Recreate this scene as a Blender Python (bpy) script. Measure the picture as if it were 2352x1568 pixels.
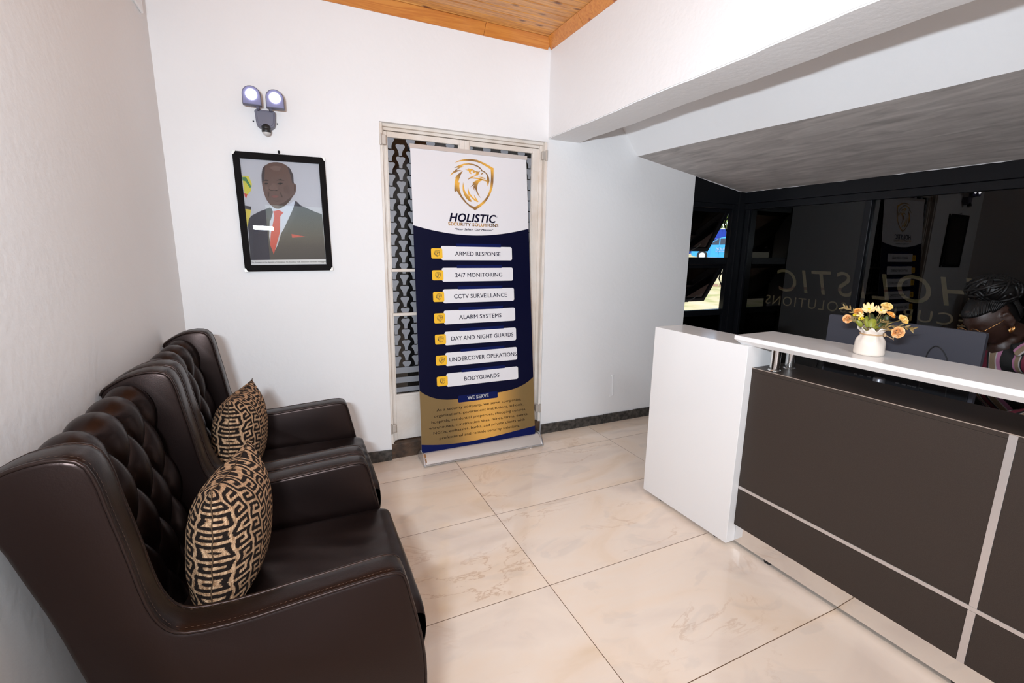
import bpy, bmesh, math, random
import numpy as np
from mathutils import Matrix, Vector
for _o in list(bpy.data.objects): bpy.data.objects.remove(_o)
SC = bpy.context.scene
COL = SC.collection
PI = math.pi
random.seed(4)

# ------------------------------------------------------------------ camera
YAW, PIT, ROL = 0.43896577, -0.19587616, 0.01430532
fw = Vector((math.sin(YAW)*math.cos(PIT), math.cos(YAW)*math.cos(PIT), math.sin(PIT)))
rt = Vector((math.cos(YAW), -math.sin(YAW), 0)); up = rt.cross(fw)
r2 = rt*math.cos(ROL)+up*math.sin(ROL); u2 = -rt*math.sin(ROL)+up*math.cos(ROL)
cam = bpy.data.cameras.new('camera'); cam.sensor_width = 36; cam.lens = 36*1061.92/2352
cam.clip_start = .02; cam.clip_end = 500
co = bpy.data.objects.new('camera', cam); COL.objects.link(co)
co.matrix_world = Matrix(((r2.x,u2.x,-fw.x,0),(r2.y,u2.y,-fw.y,0),(r2.z,u2.z,-fw.z,1.437),(0,0,0,1)))
SC.camera = co

# ------------------------------------------------------------------ world, sun, big lights, exposure
w = bpy.data.worlds.new('world'); SC.world = w; w.use_nodes = True
nt = w.node_tree; nt.nodes.clear()
sky = nt.nodes.new('ShaderNodeTexSky'); sky.sky_type = 'NISHITA'; sky.sun_disc = False
sky.sun_elevation = math.radians(58); sky.sun_rotation = math.radians(200)
bg = nt.nodes.new('ShaderNodeBackground'); bg.inputs[1].default_value = .32
ow = nt.nodes.new('ShaderNodeOutputWorld')
nt.links.new(sky.outputs[0], bg.inputs[0]); nt.links.new(bg.outputs[0], ow.inputs[0])

def lamp(name, kind, loc, energy, color, rot=None, target=None, size=.3, size_y=None, spot=None):
    l = bpy.data.lights.new(name, kind); l.energy = energy; l.color = color
    if kind == 'AREA':
        l.size = size
        if size_y: l.shape = 'RECTANGLE'; l.size_y = size_y
    elif kind == 'SUN': l.angle = size
    else: l.shadow_soft_size = size
    if kind == 'SPOT' and spot: l.spot_size = spot; l.spot_blend = .6
    o = bpy.data.objects.new(name, l); COL.objects.link(o); o.location = loc
    if target is not None:
        d = (Vector(target)-Vector(loc)); o.rotation_euler = d.to_track_quat('-Z','Y').to_euler()
    return o
lamp('sun', 'SUN', (0,0,20), 3.4, (1,.95,.86), target=(2,3.6,0), size=.01)
# photographer's flash, a little above the lens
lamp('flash', 'AREA', (-.28,-.06,1.64), 53, (.80,.90,1), target=(2.0,3,2.25), size=.24, size_y=.04).data.spread = math.radians(140)
# unseen fill light, added overhead behind the camera to brighten the room
lamp('added_fill_light', 'AREA', (.55,-1.1,2.74), 36, (.84,.92,1), target=(.55,-1.1,0), size=.9)
SC.view_settings.view_transform = 'Standard'; SC.view_settings.look = 'None'
SC.view_settings.gamma = 1; SC.view_settings.use_curve_mapping = False
SC.view_settings.exposure = 0.0
SC.cycles.use_denoising = True; SC.cycles.max_bounces = 9; SC.cycles.diffuse_bounces = 5
SC.cycles.transparent_max_bounces = 12; SC.cycles.sample_clamp_indirect = 6
SC.cycles.caustics_refractive = False

# ------------------------------------------------------------------ materials
MATS = {}
def mat(name, col=(.8,.8,.8), rough=.5, metal=0, spec=.5, emit=None, bump=None, vary=None, coat=0, sheen=0, rnd=0):
    """bump=(scale, strength, detail); vary=(scale, second colour, amount)"""
    m = bpy.data.materials.new(name); m.use_nodes = True; n = m.node_tree; P = n.nodes['Principled BSDF']
    P.inputs['Base Color'].default_value = (*col,1); P.inputs['Roughness'].default_value = rough
    P.inputs['Metallic'].default_value = metal; P.inputs['Specular IOR Level'].default_value = spec
    P.inputs['Coat Weight'].default_value = coat; P.inputs['Coat Roughness'].default_value = .04
    P.inputs['Sheen Weight'].default_value = sheen
    if emit: P.inputs['Emission Color'].default_value = (*emit[0],1); P.inputs['Emission Strength'].default_value = emit[1]
    tc = n.nodes.new('ShaderNodeTexCoord')
    if bump:
        no = n.nodes.new('ShaderNodeTexNoise'); no.inputs['Scale'].default_value = bump[0]; no.inputs['Detail'].default_value = bump[2] if len(bump)>2 else 4
        b = n.nodes.new('ShaderNodeBump'); b.inputs['Strength'].default_value = bump[1]; b.inputs['Distance'].default_value = .01
        n.links.new(tc.outputs['Object'], no.inputs['Vector']); n.links.new(no.outputs[0], b.inputs['Height']); n.links.new(b.outputs[0], P.inputs['Normal'])
    if vary:
        no = n.nodes.new('ShaderNodeTexNoise'); no.inputs['Scale'].default_value = vary[0]; no.inputs['Detail'].default_value = 6
        cr = n.nodes.new('ShaderNodeValToRGB'); cr.color_ramp.elements[0].position = .35; cr.color_ramp.elements[1].position = .7
        cr.color_ramp.elements[0].color = (*col,1); a = vary[2]
        cr.color_ramp.elements[1].color = (*[c*(1-a)+d*a for c,d in zip(col,vary[1])],1)
        n.links.new(tc.outputs['Object'], no.inputs['Vector']); n.links.new(no.outputs[0], cr.inputs[0]); n.links.new(cr.outputs[0], P.inputs['Base Color'])
    MATS[name] = m; return m
def glass_mat(name, tint, rough=.0, ior=1.5, refl=(1,1,1)):
    """thin architectural glass: a real fresnel reflection over a tinted see-through pane"""
    m = bpy.data.materials.new(name); m.use_nodes = True; n = m.node_tree; n.nodes.clear()
    o = n.nodes.new('ShaderNodeOutputMaterial'); mx = n.nodes.new('ShaderNodeMixShader')
    t = n.nodes.new('ShaderNodeBsdfTransparent'); g = n.nodes.new('ShaderNodeBsdfGlossy'); f = n.nodes.new('ShaderNodeFresnel')
    t.inputs[0].default_value = (*tint,1); g.inputs[0].default_value = (*refl,1); g.inputs['Roughness'].default_value = rough; f.inputs[0].default_value = ior
    n.links.new(f.outputs[0], mx.inputs[0]); n.links.new(t.outputs[0], mx.inputs[1]); n.links.new(g.outputs[0], mx.inputs[2]); n.links.new(mx.outputs[0], o.inputs[0])
    MATS[name] = m; return m

def wall_mat(name, c1, c2, bscale=35, bstr=.13):
    m = mat(name, c1, .62, spec=.3, bump=(bscale,bstr,6)); n = m.node_tree; P = n.nodes['Principled BSDF']
    tc = n.nodes.new('ShaderNodeTexCoord'); no = n.nodes.new('ShaderNodeTexNoise'); no.inputs['Scale'].default_value = 1.3; no.inputs['Detail'].default_value = 5
    cr = n.nodes.new('ShaderNodeValToRGB'); cr.color_ramp.elements[0].color = (*c1,1); cr.color_ramp.elements[1].color = (*c2,1)
    cr.color_ramp.elements[0].position = .35; cr.color_ramp.elements[1].position = .75
    n.links.new(tc.outputs['Object'], no.inputs[0]); n.links.new(no.outputs[0], cr.inputs[0]); n.links.new(cr.outputs[0], P.inputs['Base Color'])
    return m
M_wall = wall_mat('white_plaster', (.85,.84,.84), (.82,.805,.80))
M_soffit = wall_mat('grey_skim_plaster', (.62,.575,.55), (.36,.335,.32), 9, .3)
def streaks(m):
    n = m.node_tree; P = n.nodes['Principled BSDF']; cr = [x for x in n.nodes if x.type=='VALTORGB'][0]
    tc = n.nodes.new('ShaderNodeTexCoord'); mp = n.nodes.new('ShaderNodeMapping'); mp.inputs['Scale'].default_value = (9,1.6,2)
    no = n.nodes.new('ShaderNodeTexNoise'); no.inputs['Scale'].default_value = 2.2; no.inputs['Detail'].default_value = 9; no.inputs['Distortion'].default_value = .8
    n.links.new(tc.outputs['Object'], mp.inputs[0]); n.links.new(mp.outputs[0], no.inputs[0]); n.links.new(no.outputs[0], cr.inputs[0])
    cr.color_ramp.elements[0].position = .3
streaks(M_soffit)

def marble():
    m = mat('cream_marble_tile', (.8,.7,.6), .07, spec=.55); n = m.node_tree; P = n.nodes['Principled BSDF']; L = n.links.new
    N = n.nodes.new
    tc = N('ShaderNodeTexCoord'); oi = N('ShaderNodeObjectInfo'); vm = N('ShaderNodeVectorMath'); vm.operation = 'SCALE'; vm.inputs['Scale'].default_value = 40
    cb = N('ShaderNodeCombineXYZ'); L(oi.outputs['Random'], cb.inputs[0]); L(oi.outputs['Random'], cb.inputs[2]); L(cb.outputs[0], vm.inputs[0])
    ad = N('ShaderNodeVectorMath'); L(tc.outputs['Object'], ad.inputs[0]); L(vm.outputs[0], ad.inputs[1])
    mp = N('ShaderNodeMapping'); mp.inputs['Scale'].default_value = (1.0,1.9,1); mp.inputs['Rotation'].default_value = (0,0,.25); L(ad.outputs[0], mp.inputs[0])
    n1 = N('ShaderNodeTexNoise'); n1.inputs['Scale'].default_value = 1.25; n1.inputs['Detail'].default_value = 5; n1.inputs['Distortion'].default_value = 1.2; L(mp.outputs[0], n1.inputs[0])
    cr = N('ShaderNodeValToRGB'); e = cr.color_ramp; e.elements[0].position = .3; e.elements[0].color = (.80,.67,.57,1)
    e.elements[1].position = .74; e.elements[1].color = (.80,.62,.45,1)
    a = e.elements.new(.46); a.color = (.89,.755,.635,1); a = e.elements.new(.58); a.color = (.89,.73,.59,1)
    L(n1.outputs[0], cr.inputs[0])
    # thin veins: where a second warped noise crosses one half
    n2 = N('ShaderNodeTexNoise'); n2.inputs['Scale'].default_value = 1.5; n2.inputs['Detail'].default_value = 8; n2.inputs['Distortion'].default_value = .6; n2.inputs['Roughness'].default_value = .62; L(mp.outputs[0], n2.inputs[0])
    s = N('ShaderNodeMath'); s.operation = 'SUBTRACT'; s.inputs[1].default_value = .52; L(n2.outputs[0], s.inputs[0])
    ab = N('ShaderNodeMath'); ab.operation = 'ABSOLUTE'; L(s.outputs[0], ab.inputs[0])
    vr = N('ShaderNodeMapRange'); vr.inputs[1].default_value = 0; vr.inputs[2].default_value = .014; vr.inputs[3].default_value = 1; vr.inputs[4].default_value = 0; L(ab.outputs[0], vr.inputs[0])
    n3 = N('ShaderNodeTexNoise'); n3.inputs['Scale'].default_value = 2.3; n3.inputs['Detail'].default_value = 3; L(ad.outputs[0], n3.inputs[0])
    g = N('ShaderNodeMapRange'); g.inputs[1].default_value = .5; g.inputs[2].default_value = .68; g.inputs[4].default_value = .5; L(n3.outputs[0], g.inputs[0])
    mu = N('ShaderNodeMath'); mu.operation = 'MULTIPLY'; L(vr.outputs[0], mu.inputs[0]); L(g.outputs[0], mu.inputs[1])
    mx = N('ShaderNodeMixRGB'); mx.inputs[2].default_value = (.50,.27,.13,1); L(mu.outputs[0], mx.inputs[0]); L(cr.outputs[0], mx.inputs[1])
    # soft grey cloud edges
    n4 = N('ShaderNodeTexNoise'); n4.inputs['Scale'].default_value = 2.6; n4.inputs['Detail'].default_value = 7; n4.inputs['Distortion'].default_value = 1.5; L(mp.outputs[0], n4.inputs[0])
    g4 = N('ShaderNodeMapRange'); g4.inputs[1].default_value = .58; g4.inputs[2].default_value = .64; g4.inputs[4].default_value = .16; L(n4.outputs[0], g4.inputs[0])
    m2 = N('ShaderNodeMixRGB'); m2.inputs[2].default_value = (.52,.475,.45,1); L(g4.outputs[0], m2.inputs[0]); L(mx.outputs[0], m2.inputs[1])
    L(m2.outputs[0], P.inputs['Base Color']); return m
M_tile = marble()
M_grout = mat('brown_grout', (.16,.09,.045), .8)
M_black_tile = mat('black_skirting', (.016,.015,.014), .45, bump=(60,.4), vary=(30,(.18,.16,.14),.5))

def pine(name, c1, c2, c3):
    m = mat(name, c1, .33, spec=.5, coat=.25); n = m.node_tree; P = n.nodes['Principled BSDF']; N = n.nodes.new; L = n.links.new
    tc = N('ShaderNodeTexCoord'); oi = N('ShaderNodeObjectInfo'); cb = N('ShaderNodeCombineXYZ'); vm = N('ShaderNodeVectorMath'); vm.operation = 'SCALE'; vm.inputs['Scale'].default_value = 30
    L(oi.outputs['Random'], cb.inputs[0]); L(oi.outputs['Random'], cb.inputs[1]); L(cb.outputs[0], vm.inputs[0])
    ad = N('ShaderNodeVectorMath'); L(tc.outputs['Object'], ad.inputs[0]); L(vm.outputs[0], ad.inputs[1])
    mp = N('ShaderNodeMapping'); mp.inputs['Scale'].default_value = (1.2,22,22); L(ad.outputs[0], mp.inputs[0])
    n1 = N('ShaderNodeTexNoise'); n1.inputs['Scale'].default_value = 1.6; n1.inputs['Detail'].default_value = 4; n1.inputs['Distortion'].default_value = 2.2; L(mp.outputs[0], n1.inputs[0])
    cr = N('ShaderNodeValToRGB'); e = cr.color_ramp; e.elements[0].position = .32; e.elements[0].color = (*c2,1); e.elements[1].position = .62; e.elements[1].color = (*c1,1); L(n1.outputs[0], cr.inputs[0])
    m3 = N('ShaderNodeMapping'); m3.inputs['Scale'].default_value = (5.5,14,14); L(ad.outputs[0], m3.inputs[0])
    vo = N('ShaderNodeTexVoronoi'); vo.inputs['Scale'].default_value = 1.0; L(m3.outputs[0], vo.inputs[0])
    kr = N('ShaderNodeMapRange'); kr.inputs[1].default_value = .07; kr.inputs[2].default_value = .2; kr.inputs[3].default_value = 1; kr.inputs[4].default_value = 0; L(vo.outputs['Distance'], kr.inputs[0])
    mx = N('ShaderNodeMixRGB'); mx.inputs[2].default_value = (*c3,1); L(kr.outputs[0], mx.inputs[0]); L(cr.outputs[0], mx.inputs[1])
    L(mx.outputs[0], P.inputs['Base Color']); return m
M_pine = pine('varnished_pine', (.66,.30,.075), (.42,.155,.03), (.13,.035,.01))
M_pine_trim = pine('orange_pine_trim', (.62,.235,.04), (.50,.15,.02), (.28,.06,.01))
M_leather = mat('dark_brown_leather', (.0036,.0019,.0018), .34, spec=.42, bump=(300,.035,3))
M_leather.node_tree.nodes['Principled BSDF'].inputs['Specular Tint'].default_value = (1,.72,.66,1)
M_leather_top = M_leather
M_piping = mat('leather_piping', (.010,.006,.005), .36, spec=.4)
M_piping.node_tree.nodes['Principled BSDF'].inputs['Specular Tint'].default_value = (1,.72,.66,1)
M_cord = mat('brown_seam_cord', (.10,.06,.035), .9, spec=.1)
M_stitch = mat('tan_stitching', (.10,.055,.035), .6)
M_leg = mat('dark_wood_leg', (.03,.018,.012), .4)
M_white_gloss = mat('white_gloss_laminate', (.83,.81,.80), .13, spec=.45)
M_beige_gloss = mat('white_gloss_top', (.80,.77,.75), .10, spec=.6)
M_brown = mat('brown_laminate', (.036,.026,.021), .40, spec=.22, bump=(420,.08,2), vary=(700,(.07,.055,.047),.5))
M_edge = mat('pale_edge_band', (.35,.28,.23), .4)
M_strip = mat('silver_strip', (.62,.57,.55), .3, metal=.55)
M_mirror = mat('polished_kick_plate', (.80,.79,.78), .03, metal=1)
M_chrome = mat('brushed_chrome', (.78,.77,.76), .14, metal=1)
M_black_metal = mat('black_aluminium', (.0045,.005,.0068), .32, spec=.22)
M_black_plastic = mat('black_plastic', (.012,.012,.013), .45)
M_monshade = mat('port_housing_shade_black', (.008,.008,.010), .6, spec=.2)
M_monitor = mat('dark_grey_monitor_shell', (.046,.046,.058), .5, spec=.3, bump=(600,.05,1))
M_port = mat('metal_port', (.25,.25,.27), .4, metal=1)
M_grey_metal = mat('grey_lever', (.20,.20,.22), .4, metal=.8)
M_tinted = glass_mat('tinted_glass', (.17,.158,.145), ior=1.34)
M_dark_film = mat('black_window_film', (.004,.004,.0045), .9, spec=0)
M_sash_glass = glass_mat('smoked_reflective_glass', (.25,.24,.23), ior=3.0, refl=(.85,.75,.70))
M_clear = glass_mat('clear_picture_glass', (.97,.97,.97), ior=1.45)
M_door_glass = glass_mat('door_glass', (.5,.5,.5), ior=1.5)
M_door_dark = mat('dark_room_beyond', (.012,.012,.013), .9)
M_frost = mat('grey_window_film', (.24,.25,.275), .5)
M_cream = mat('cream_gloss_paint', (.72,.66,.59), .35, bump=(40,.3), vary=(9,(.42,.30,.20),.45))
M_jamb = mat('worn_white_paint', (.78,.72,.66), .4, bump=(40,.3), vary=(6,(.60,.47,.36),.5))
M_threshold = mat('worn_dark_step', (.03,.018,.012), .6, bump=(50,.5), vary=(14,(.16,.09,.05),.7))
M_brass = mat('painted_metal_hinge', (.55,.50,.45), .4, metal=.4)
M_al = mat('banner_aluminium', (.62,.56,.52), .38, metal=.35)
M_al2 = mat('banner_end_cap', (.55,.55,.56), .25, metal=.8)
M_bwhite = mat('banner_white_print', (.76,.74,.76), .38, spec=.4)
M_navy = mat('banner_navy_print', (.0035,.004,.021), .36, spec=.08)
M_navy2 = mat('navy_label_print', (.004,.009,.075), .36, spec=.1)
M_navytext = mat('dark_navy_lettering', (.014,.011,.045), .5, spec=.1)
M_brntext = mat('dark_brown_lettering', (.022,.012,.010), .5, spec=.1)
M_gold_tag = mat('yellow_label_print', (.86,.48,.015), .4)
M_wtext = mat('white_lettering', (.8,.8,.82), .4)
def gold(name, lo, hi, ctr, half, axis=0):
    """printed gold with a paler band in its middle"""
    m = mat(name, hi, .36, spec=.4); n = m.node_tree; P = n.nodes['Principled BSDF']; N = n.nodes.new; L = n.links.new
    tc = N('ShaderNodeTexCoord'); sx = N('ShaderNodeSeparateXYZ'); L(tc.outputs['Object'], sx.inputs[0])
    s = N('ShaderNodeMath'); s.operation = 'SUBTRACT'; s.inputs[1].default_value = ctr; L(sx.outputs[axis], s.inputs[0])
    a = N('ShaderNodeMath'); a.operation = 'ABSOLUTE'; L(s.outputs[0], a.inputs[0])
    r = N('ShaderNodeMapRange'); r.inputs[2].default_value = half; r.interpolation_type = 'SMOOTHSTEP'; L(a.outputs[0], r.inputs[0])
    x = N('ShaderNodeMixRGB'); x.inputs[1].default_value = (*hi,1); x.inputs[2].default_value = (*lo,1); L(r.outputs[0], x.inputs[0]); L(x.outputs[0], P.inputs['Base Color']); return m
M_gold = gold('banner_gold_print', (.20,.125,.045), (.74,.38,.08), .03, .30)
def gold2(name):
    m = mat(name, (.5,.25,.05), .35, spec=.4); n = m.node_tree; P = n.nodes['Principled BSDF']; N = n.nodes.new; L = n.links.new
    tc = N('ShaderNodeTexCoord'); mp = N('ShaderNodeMapping'); mp.inputs['Rotation'].default_value = (0,.9,0); L(tc.outputs['Object'], mp.inputs[0])
    wv = N('ShaderNodeTexWave'); wv.inputs['Scale'].default_value = 2.6; wv.inputs['Distortion'].default_value = 1; L(mp.outputs[0], wv.inputs[0])
    cr = N('ShaderNodeValToRGB'); cr.color_ramp.elements[0].color = (.26,.13,.04,1); cr.color_ramp.elements[1].color = (.80,.42,.06,1); L(wv.outputs[0], cr.inputs[0]); L(cr.outputs[0], P.inputs['Base Color']); return m
M_gold_logo = gold2('gold_foil_print')
M_frame = mat('black_leatherette_frame', (.007,.0065,.0075), .5, spec=.2, bump=(500,.6,2))
M_silver = mat('silver_corner', (.74,.72,.68), .3, metal=.15)
M_lampbody = mat('dark_grey_lamp_plastic', (.13,.125,.17), .5)
M_lampface = mat('lamp_reflector', (.20,.20,.36), .4)
M_led = mat('lit_led', (1,1,1), .5, emit=((.97,.97,1),26))
M_dome = mat('sensor_dome', (.6,.57,.55), .35)
M_vase = mat('cream_glazed_ceramic', (.80,.71,.62), .13, spec=.6, coat=.4)
M_twine = mat('jute_twine', (.55,.36,.20), .8)
M_rose1 = mat('peach_rose_petal', (.80,.36,.10), .6, vary=(60,(.86,.56,.30),.9))
M_rose2 = mat('yellow_rose_petal', (.85,.52,.10), .6, vary=(60,(.86,.68,.34),.9))
M_rose3 = mat('orange_rose_petal', (.88,.34,.035), .6, vary=(60,(.88,.55,.2),.9))
M_daisy = mat('cream_daisy_petal', (.84,.62,.28), .6, vary=(60,(.86,.70,.42),.7))
M_yel = mat('yellow_berry', (.80,.62,.01), .5)
M_leaf = mat('green_leaf', (.17,.20,.02), .45, vary=(50,(.36,.34,.04),.8))
M_dleaf = mat('dark_green_leaf', (.035,.05,.012), .45)
M_sprig = mat('olive_brown_sprig', (.20,.14,.04), .6, vary=(50,(.35,.22,.08),.8))
M_skin = mat('dark_brown_skin', (.026,.0098,.0058), .45, spec=.5, bump=(300,.08,2))
M_hair = mat('black_braided_hair', (.0025,.002,.002), .45, spec=.25)
M_goldm = mat('gold_metal', (.75,.42,.16), .2, metal=1)
M_lens = glass_mat('spectacle_lens', (.92,.92,.92))

# ------------------------------------------------------------------ helpers
WM = {}
def T(o, label, cat, group=None):
    o['label'] = label; o['category'] = cat
    if group: o['group'] = group
    return o
def thing(name, label, cat, loc=(0,0,0), rz=0, group=None):
    o = bpy.data.objects.new(name, None); COL.objects.link(o); o.location = loc; o.rotation_euler = (0,0,rz); o.empty_display_size = .05
    WM[o.name] = Matrix.Translation(loc) @ Matrix.Rotation(rz,4,'Z')
    if label: T(o, label, cat, group)
    return o
class MB:
    """collects geometry, then links it as one object"""
    def __init__(s): s.v = []; s.f = []
    def add(s, v, f):
        k = len(s.v); s.v += [tuple(p) for p in v]; s.f += [tuple(i+k for i in q) for q in f]; return s
    def box(s, x0,x1,y0,y1,z0,z1, bev=0):
        if bev:
            bm = bmesh.new(); bmesh.ops.create_cube(bm, size=1)
            for v in bm.verts: v.co = Vector(((x0+x1)/2+v.co.x*(x1-x0),(y0+y1)/2+v.co.y*(y1-y0),(z0+z1)/2+v.co.z*(z1-z0)))
            bmesh.ops.bevel(bm, geom=bm.edges[:], offset=bev, segments=2, profile=.5, affect='EDGES')
            bm.verts.index_update(); s.add([v.co[:] for v in bm.verts], [[v.index for v in f.verts] for f in bm.faces]); bm.free(); return s
        v = [(x,y,z) for x in (x0,x1) for y in (y0,y1) for z in (z0,z1)]
        return s.add(v, [(0,1,3,2),(4,6,7,5),(0,4,5,1),(2,3,7,6),(0,2,6,4),(1,5,7,3)])
    def prism(s, poly, a0, a1, axis='y'):
        """poly in the plane across axis: y -> (x,z), x -> (y,z), z -> (x,y)"""
        n = len(poly)
        def P(p,a): return (p[0],a,p[1]) if axis=='y' else (a,p[0],p[1]) if axis=='x' else (p[0],p[1],a)
        v = [P(p,a0) for p in poly]+[P(p,a1) for p in poly]
        f = [tuple(range(n)), tuple(range(2*n-1,n-1,-1))]+[(i,n+i,n+(i+1)%n,(i+1)%n) for i in range(n)]
        return s.add(v,f)
    def hexa(s, p8):
        """eight corners: bottom four then top four, same order"""
        return s.add(p8, [(0,1,2,3),(7,6,5,4),(0,4,5,1),(1,5,6,2),(2,6,7,3),(3,7,4,0)])
    def tube(s, pts, r, seg=8, closed=False, caps=True):
        pts = [Vector(p) for p in pts]; n = len(pts); rs = r if isinstance(r,(list,tuple)) else [r]*n; k = len(s.v); rings = []
        prev = None
        for i,p in enumerate(pts):
            a = pts[(i-1)%n] if (closed or i>0) else p; b = pts[(i+1)%n] if (closed or i<n-1) else p
            t = (b-a).normalized()
            if prev is None:
                ref = Vector((0,0,1)) if abs(t.z)<.9 else Vector((1,0,0)); u = t.cross(ref).normalized()
            else: u = (prev - t*prev.dot(t)).normalized()
            prev = u; w_ = t.cross(u)
            rings.append([p+(u*math.cos(2*PI*j/seg)+w_*math.sin(2*PI*j/seg))*rs[i] for j in range(seg)])
        v = [q for R in rings for q in R]; f = []
        for i in range(n if closed else n-1):
            for j in range(seg):
                a=i*seg+j; b=i*seg+(j+1)%seg; c=((i+1)%n)*seg+(j+1)%seg; d=((i+1)%n)*seg+j; f.append((a,b,c,d))
        if caps and not closed: f.append(tuple(range(seg-1,-1,-1))); f.append(tuple((n-1)*seg+j for j in range(seg)))
        return s.add(v,f)
    def lathe(s, prof, c=(0,0,0), seg=32, fn=None):
        v=[];f=[];n=len(prof)
        for j in range(seg):
            a=2*PI*j/seg
            for r,z in prof:
                rr = fn(r,z,a) if fn else r
                v.append((c[0]+rr*math.cos(a),c[1]+rr*math.sin(a),c[2]+z))
        for j in range(seg):
            for i in range(n-1):
                f.append((j*n+i,((j+1)%seg)*n+i,((j+1)%seg)*n+i+1,j*n+i+1))
        return s.add(v,f)
    def ball(s, c, r, seg=12, rings=8, sc=(1,1,1)):
        prof=[(math.sin(PI*i/rings)*r,-math.cos(PI*i/rings)*r) for i in range(rings+1)]
        k=len(s.v); s.lathe([(max(p[0],1e-5),p[1]) for p in prof],(0,0,0),seg)
        for i in range(k,len(s.v)):
            x,y,z=s.v[i]; s.v[i]=(c[0]+x*sc[0],c[1]+y*sc[1],c[2]+z*sc[2])
        return s
    def xf(s, M, k=0):
        for i in range(k,len(s.v)): s.v[i]=tuple(M@Vector(s.v[i]))
        return s
    def build(s, name, m, parent=None, world=True, smooth=False, kind=None, label=None, autosmooth=None, origin=None):
        me = bpy.data.meshes.new(name); v = s.v
        base = Matrix.Identity(4)
        if parent is not None:
            base = WM.get(parent.name, Matrix.Identity(4))
            if world:
                inv = base.inverted(); v = [tuple(inv@Vector(p)) for p in v]
        loc = Vector((0,0,0))
        if parent is None and origin is not None:
            loc = Vector(origin); v = [tuple(Vector(p)-loc) for p in v]
        me.from_pydata(v, [], s.f); me.validate()
        bm = bmesh.new(); bm.from_mesh(me); bmesh.ops.recalc_face_normals(bm, faces=bm.faces[:]); bm.to_mesh(me); bm.free()
        if smooth: me.shade_smooth()
        if autosmooth: me.shade_smooth(); me.set_sharp_from_angle(angle=math.radians(autosmooth))
        if m: me.materials.append(m)
        o = bpy.data.objects.new(name, me); COL.objects.link(o); o.location = loc
        if parent is not None: o.parent = parent
        WM[o.name] = base if parent is not None else Matrix.Translation(loc)
        if kind: o['kind'] = kind
        if label: o['label'] = label
        return o
def bevel_mod(o, wd, seg=3, ang=35):
    b = o.modifiers.new('b','BEVEL'); b.width = wd; b.segments = seg; b.limit_method = 'ANGLE'; b.angle_limit = math.radians(ang); b.harden_normals = False
    return o
def subsurf(o, l=1):
    b = o.modifiers.new('s','SUBSURF'); b.levels = l; b.render_levels = l; return o
def copy_tree(o, parent=None):
    c = o.copy(); COL.objects.link(c); c.parent = parent
    WM[c.name] = WM.get(o.name, Matrix.Identity(4))
    for ch in list(o.children): copy_tree(ch, c)
    return c
def chaikin(p, n=2, closed=True):
    for _ in range(n):
        q=[]; m=len(p)
        for i in range(m if closed else m-1):
            a=p[i]; b=p[(i+1)%m]; q.append(tuple(.75*x+.25*y for x,y in zip(a,b))); q.append(tuple(.25*x+.75*y for x,y in zip(a,b)))
        if not closed: q=[p[0]]+q+[p[-1]]
        p=q
    return p
def text_mesh(body, bold=0, shear=0, space=0, res=3):
    """flat lettering as mesh data in the text's own xy plane"""
    c = bpy.data.curves.new('t','FONT'); c.body = body; c.size = 1; c.shear = shear; c.offset = bold; c.resolution_u = res; c.fill_mode = 'FRONT'; c.space_character = 1+space
    o = bpy.data.objects.new('t', c); COL.objects.link(o)
    dg = bpy.context.evaluated_depsgraph_get(); dg.update(); me = o.evaluated_get(dg).to_mesh()
    v = [tuple(x.co) for x in me.vertices]; f = [tuple(p.vertices) for p in me.polygons]
    bpy.data.objects.remove(o); bpy.data.curves.remove(c); return v, f
def put_text(mb, body, a0, b0, a1, b1, cap, fn, bold=0, shear=0):
    """lettering whose baseline runs a0,b0 -> a1,b1 with the given capital height; fn maps (a,b) to 3D"""
    v,f = text_mesh(body, 0, shear, max(0,bold)*1.6); xs=[p[0] for p in v]; x0,x1=min(xs),max(xs)
    capv,_ = text_mesh('H'); ch = max(p[1] for p in capv); k=max(0,bold)*.9
    for dx,dy in (((0,0),) if k==0 else ((-k,-k*.5),(k,-k*.5),(k,k*.5),(-k,k*.5),(0,0))):
        out=[]
        for x,y,z in v:
            x+=dx; t=(x-x0)/(x1-x0); out.append(fn(a0+(a1-a0)*t, b0+(b1-b0)*t + (y+dy)/ch*cap))
        mb.add(out,f)

# ------------------------------------------------------------------ the room
XL, YF, ZC, YB = -.565, 3.047, 2.83, -2.6
XG = 3.73
fl = thing('floor', None, None, (0,0,0)); fl['kind'] = 'structure'
MB().box(-.75,3.85,-2.75,3.20,-.12,-.0006).build('grout_bed', M_grout, fl)
tile_me = None
for i in range(-2,3):
    for j in range(0,11):
        x0 = .918+1.214*i; y0 = 2.732-.6*j
        if x0 > 3.8 or x0+1.214 < XL-.1: continue
        if tile_me is None:
            t0 = MB().box(.0015,1.2125,.0017,.5983,-.010,0,.0004).build('tile', M_tile, fl); t0.location = (x0,y0,0); tile_me = t0
        else:
            t = tile_me.copy(); COL.objects.link(t); t.location = (x0,y0,0); t.parent = fl
# left wall and far wall
wl = MB().box(XL-.15,XL,YB-.15,YF+.15,-.01,3.0).build('wall_left', M_wall); wl['kind']='structure'
DX0,DX1,DZ = .527,1.690,2.185
m = MB().box(XL-.15,DX0,YF,YF+.16,-.01,3.0).box(DX1,3.112,YF,YF+.16,-.01,3.0).box(DX0,DX1,YF,YF+.16,DZ,3.0)
wf = m.build('wall_far', M_wall); wf['kind']='structure'
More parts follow.
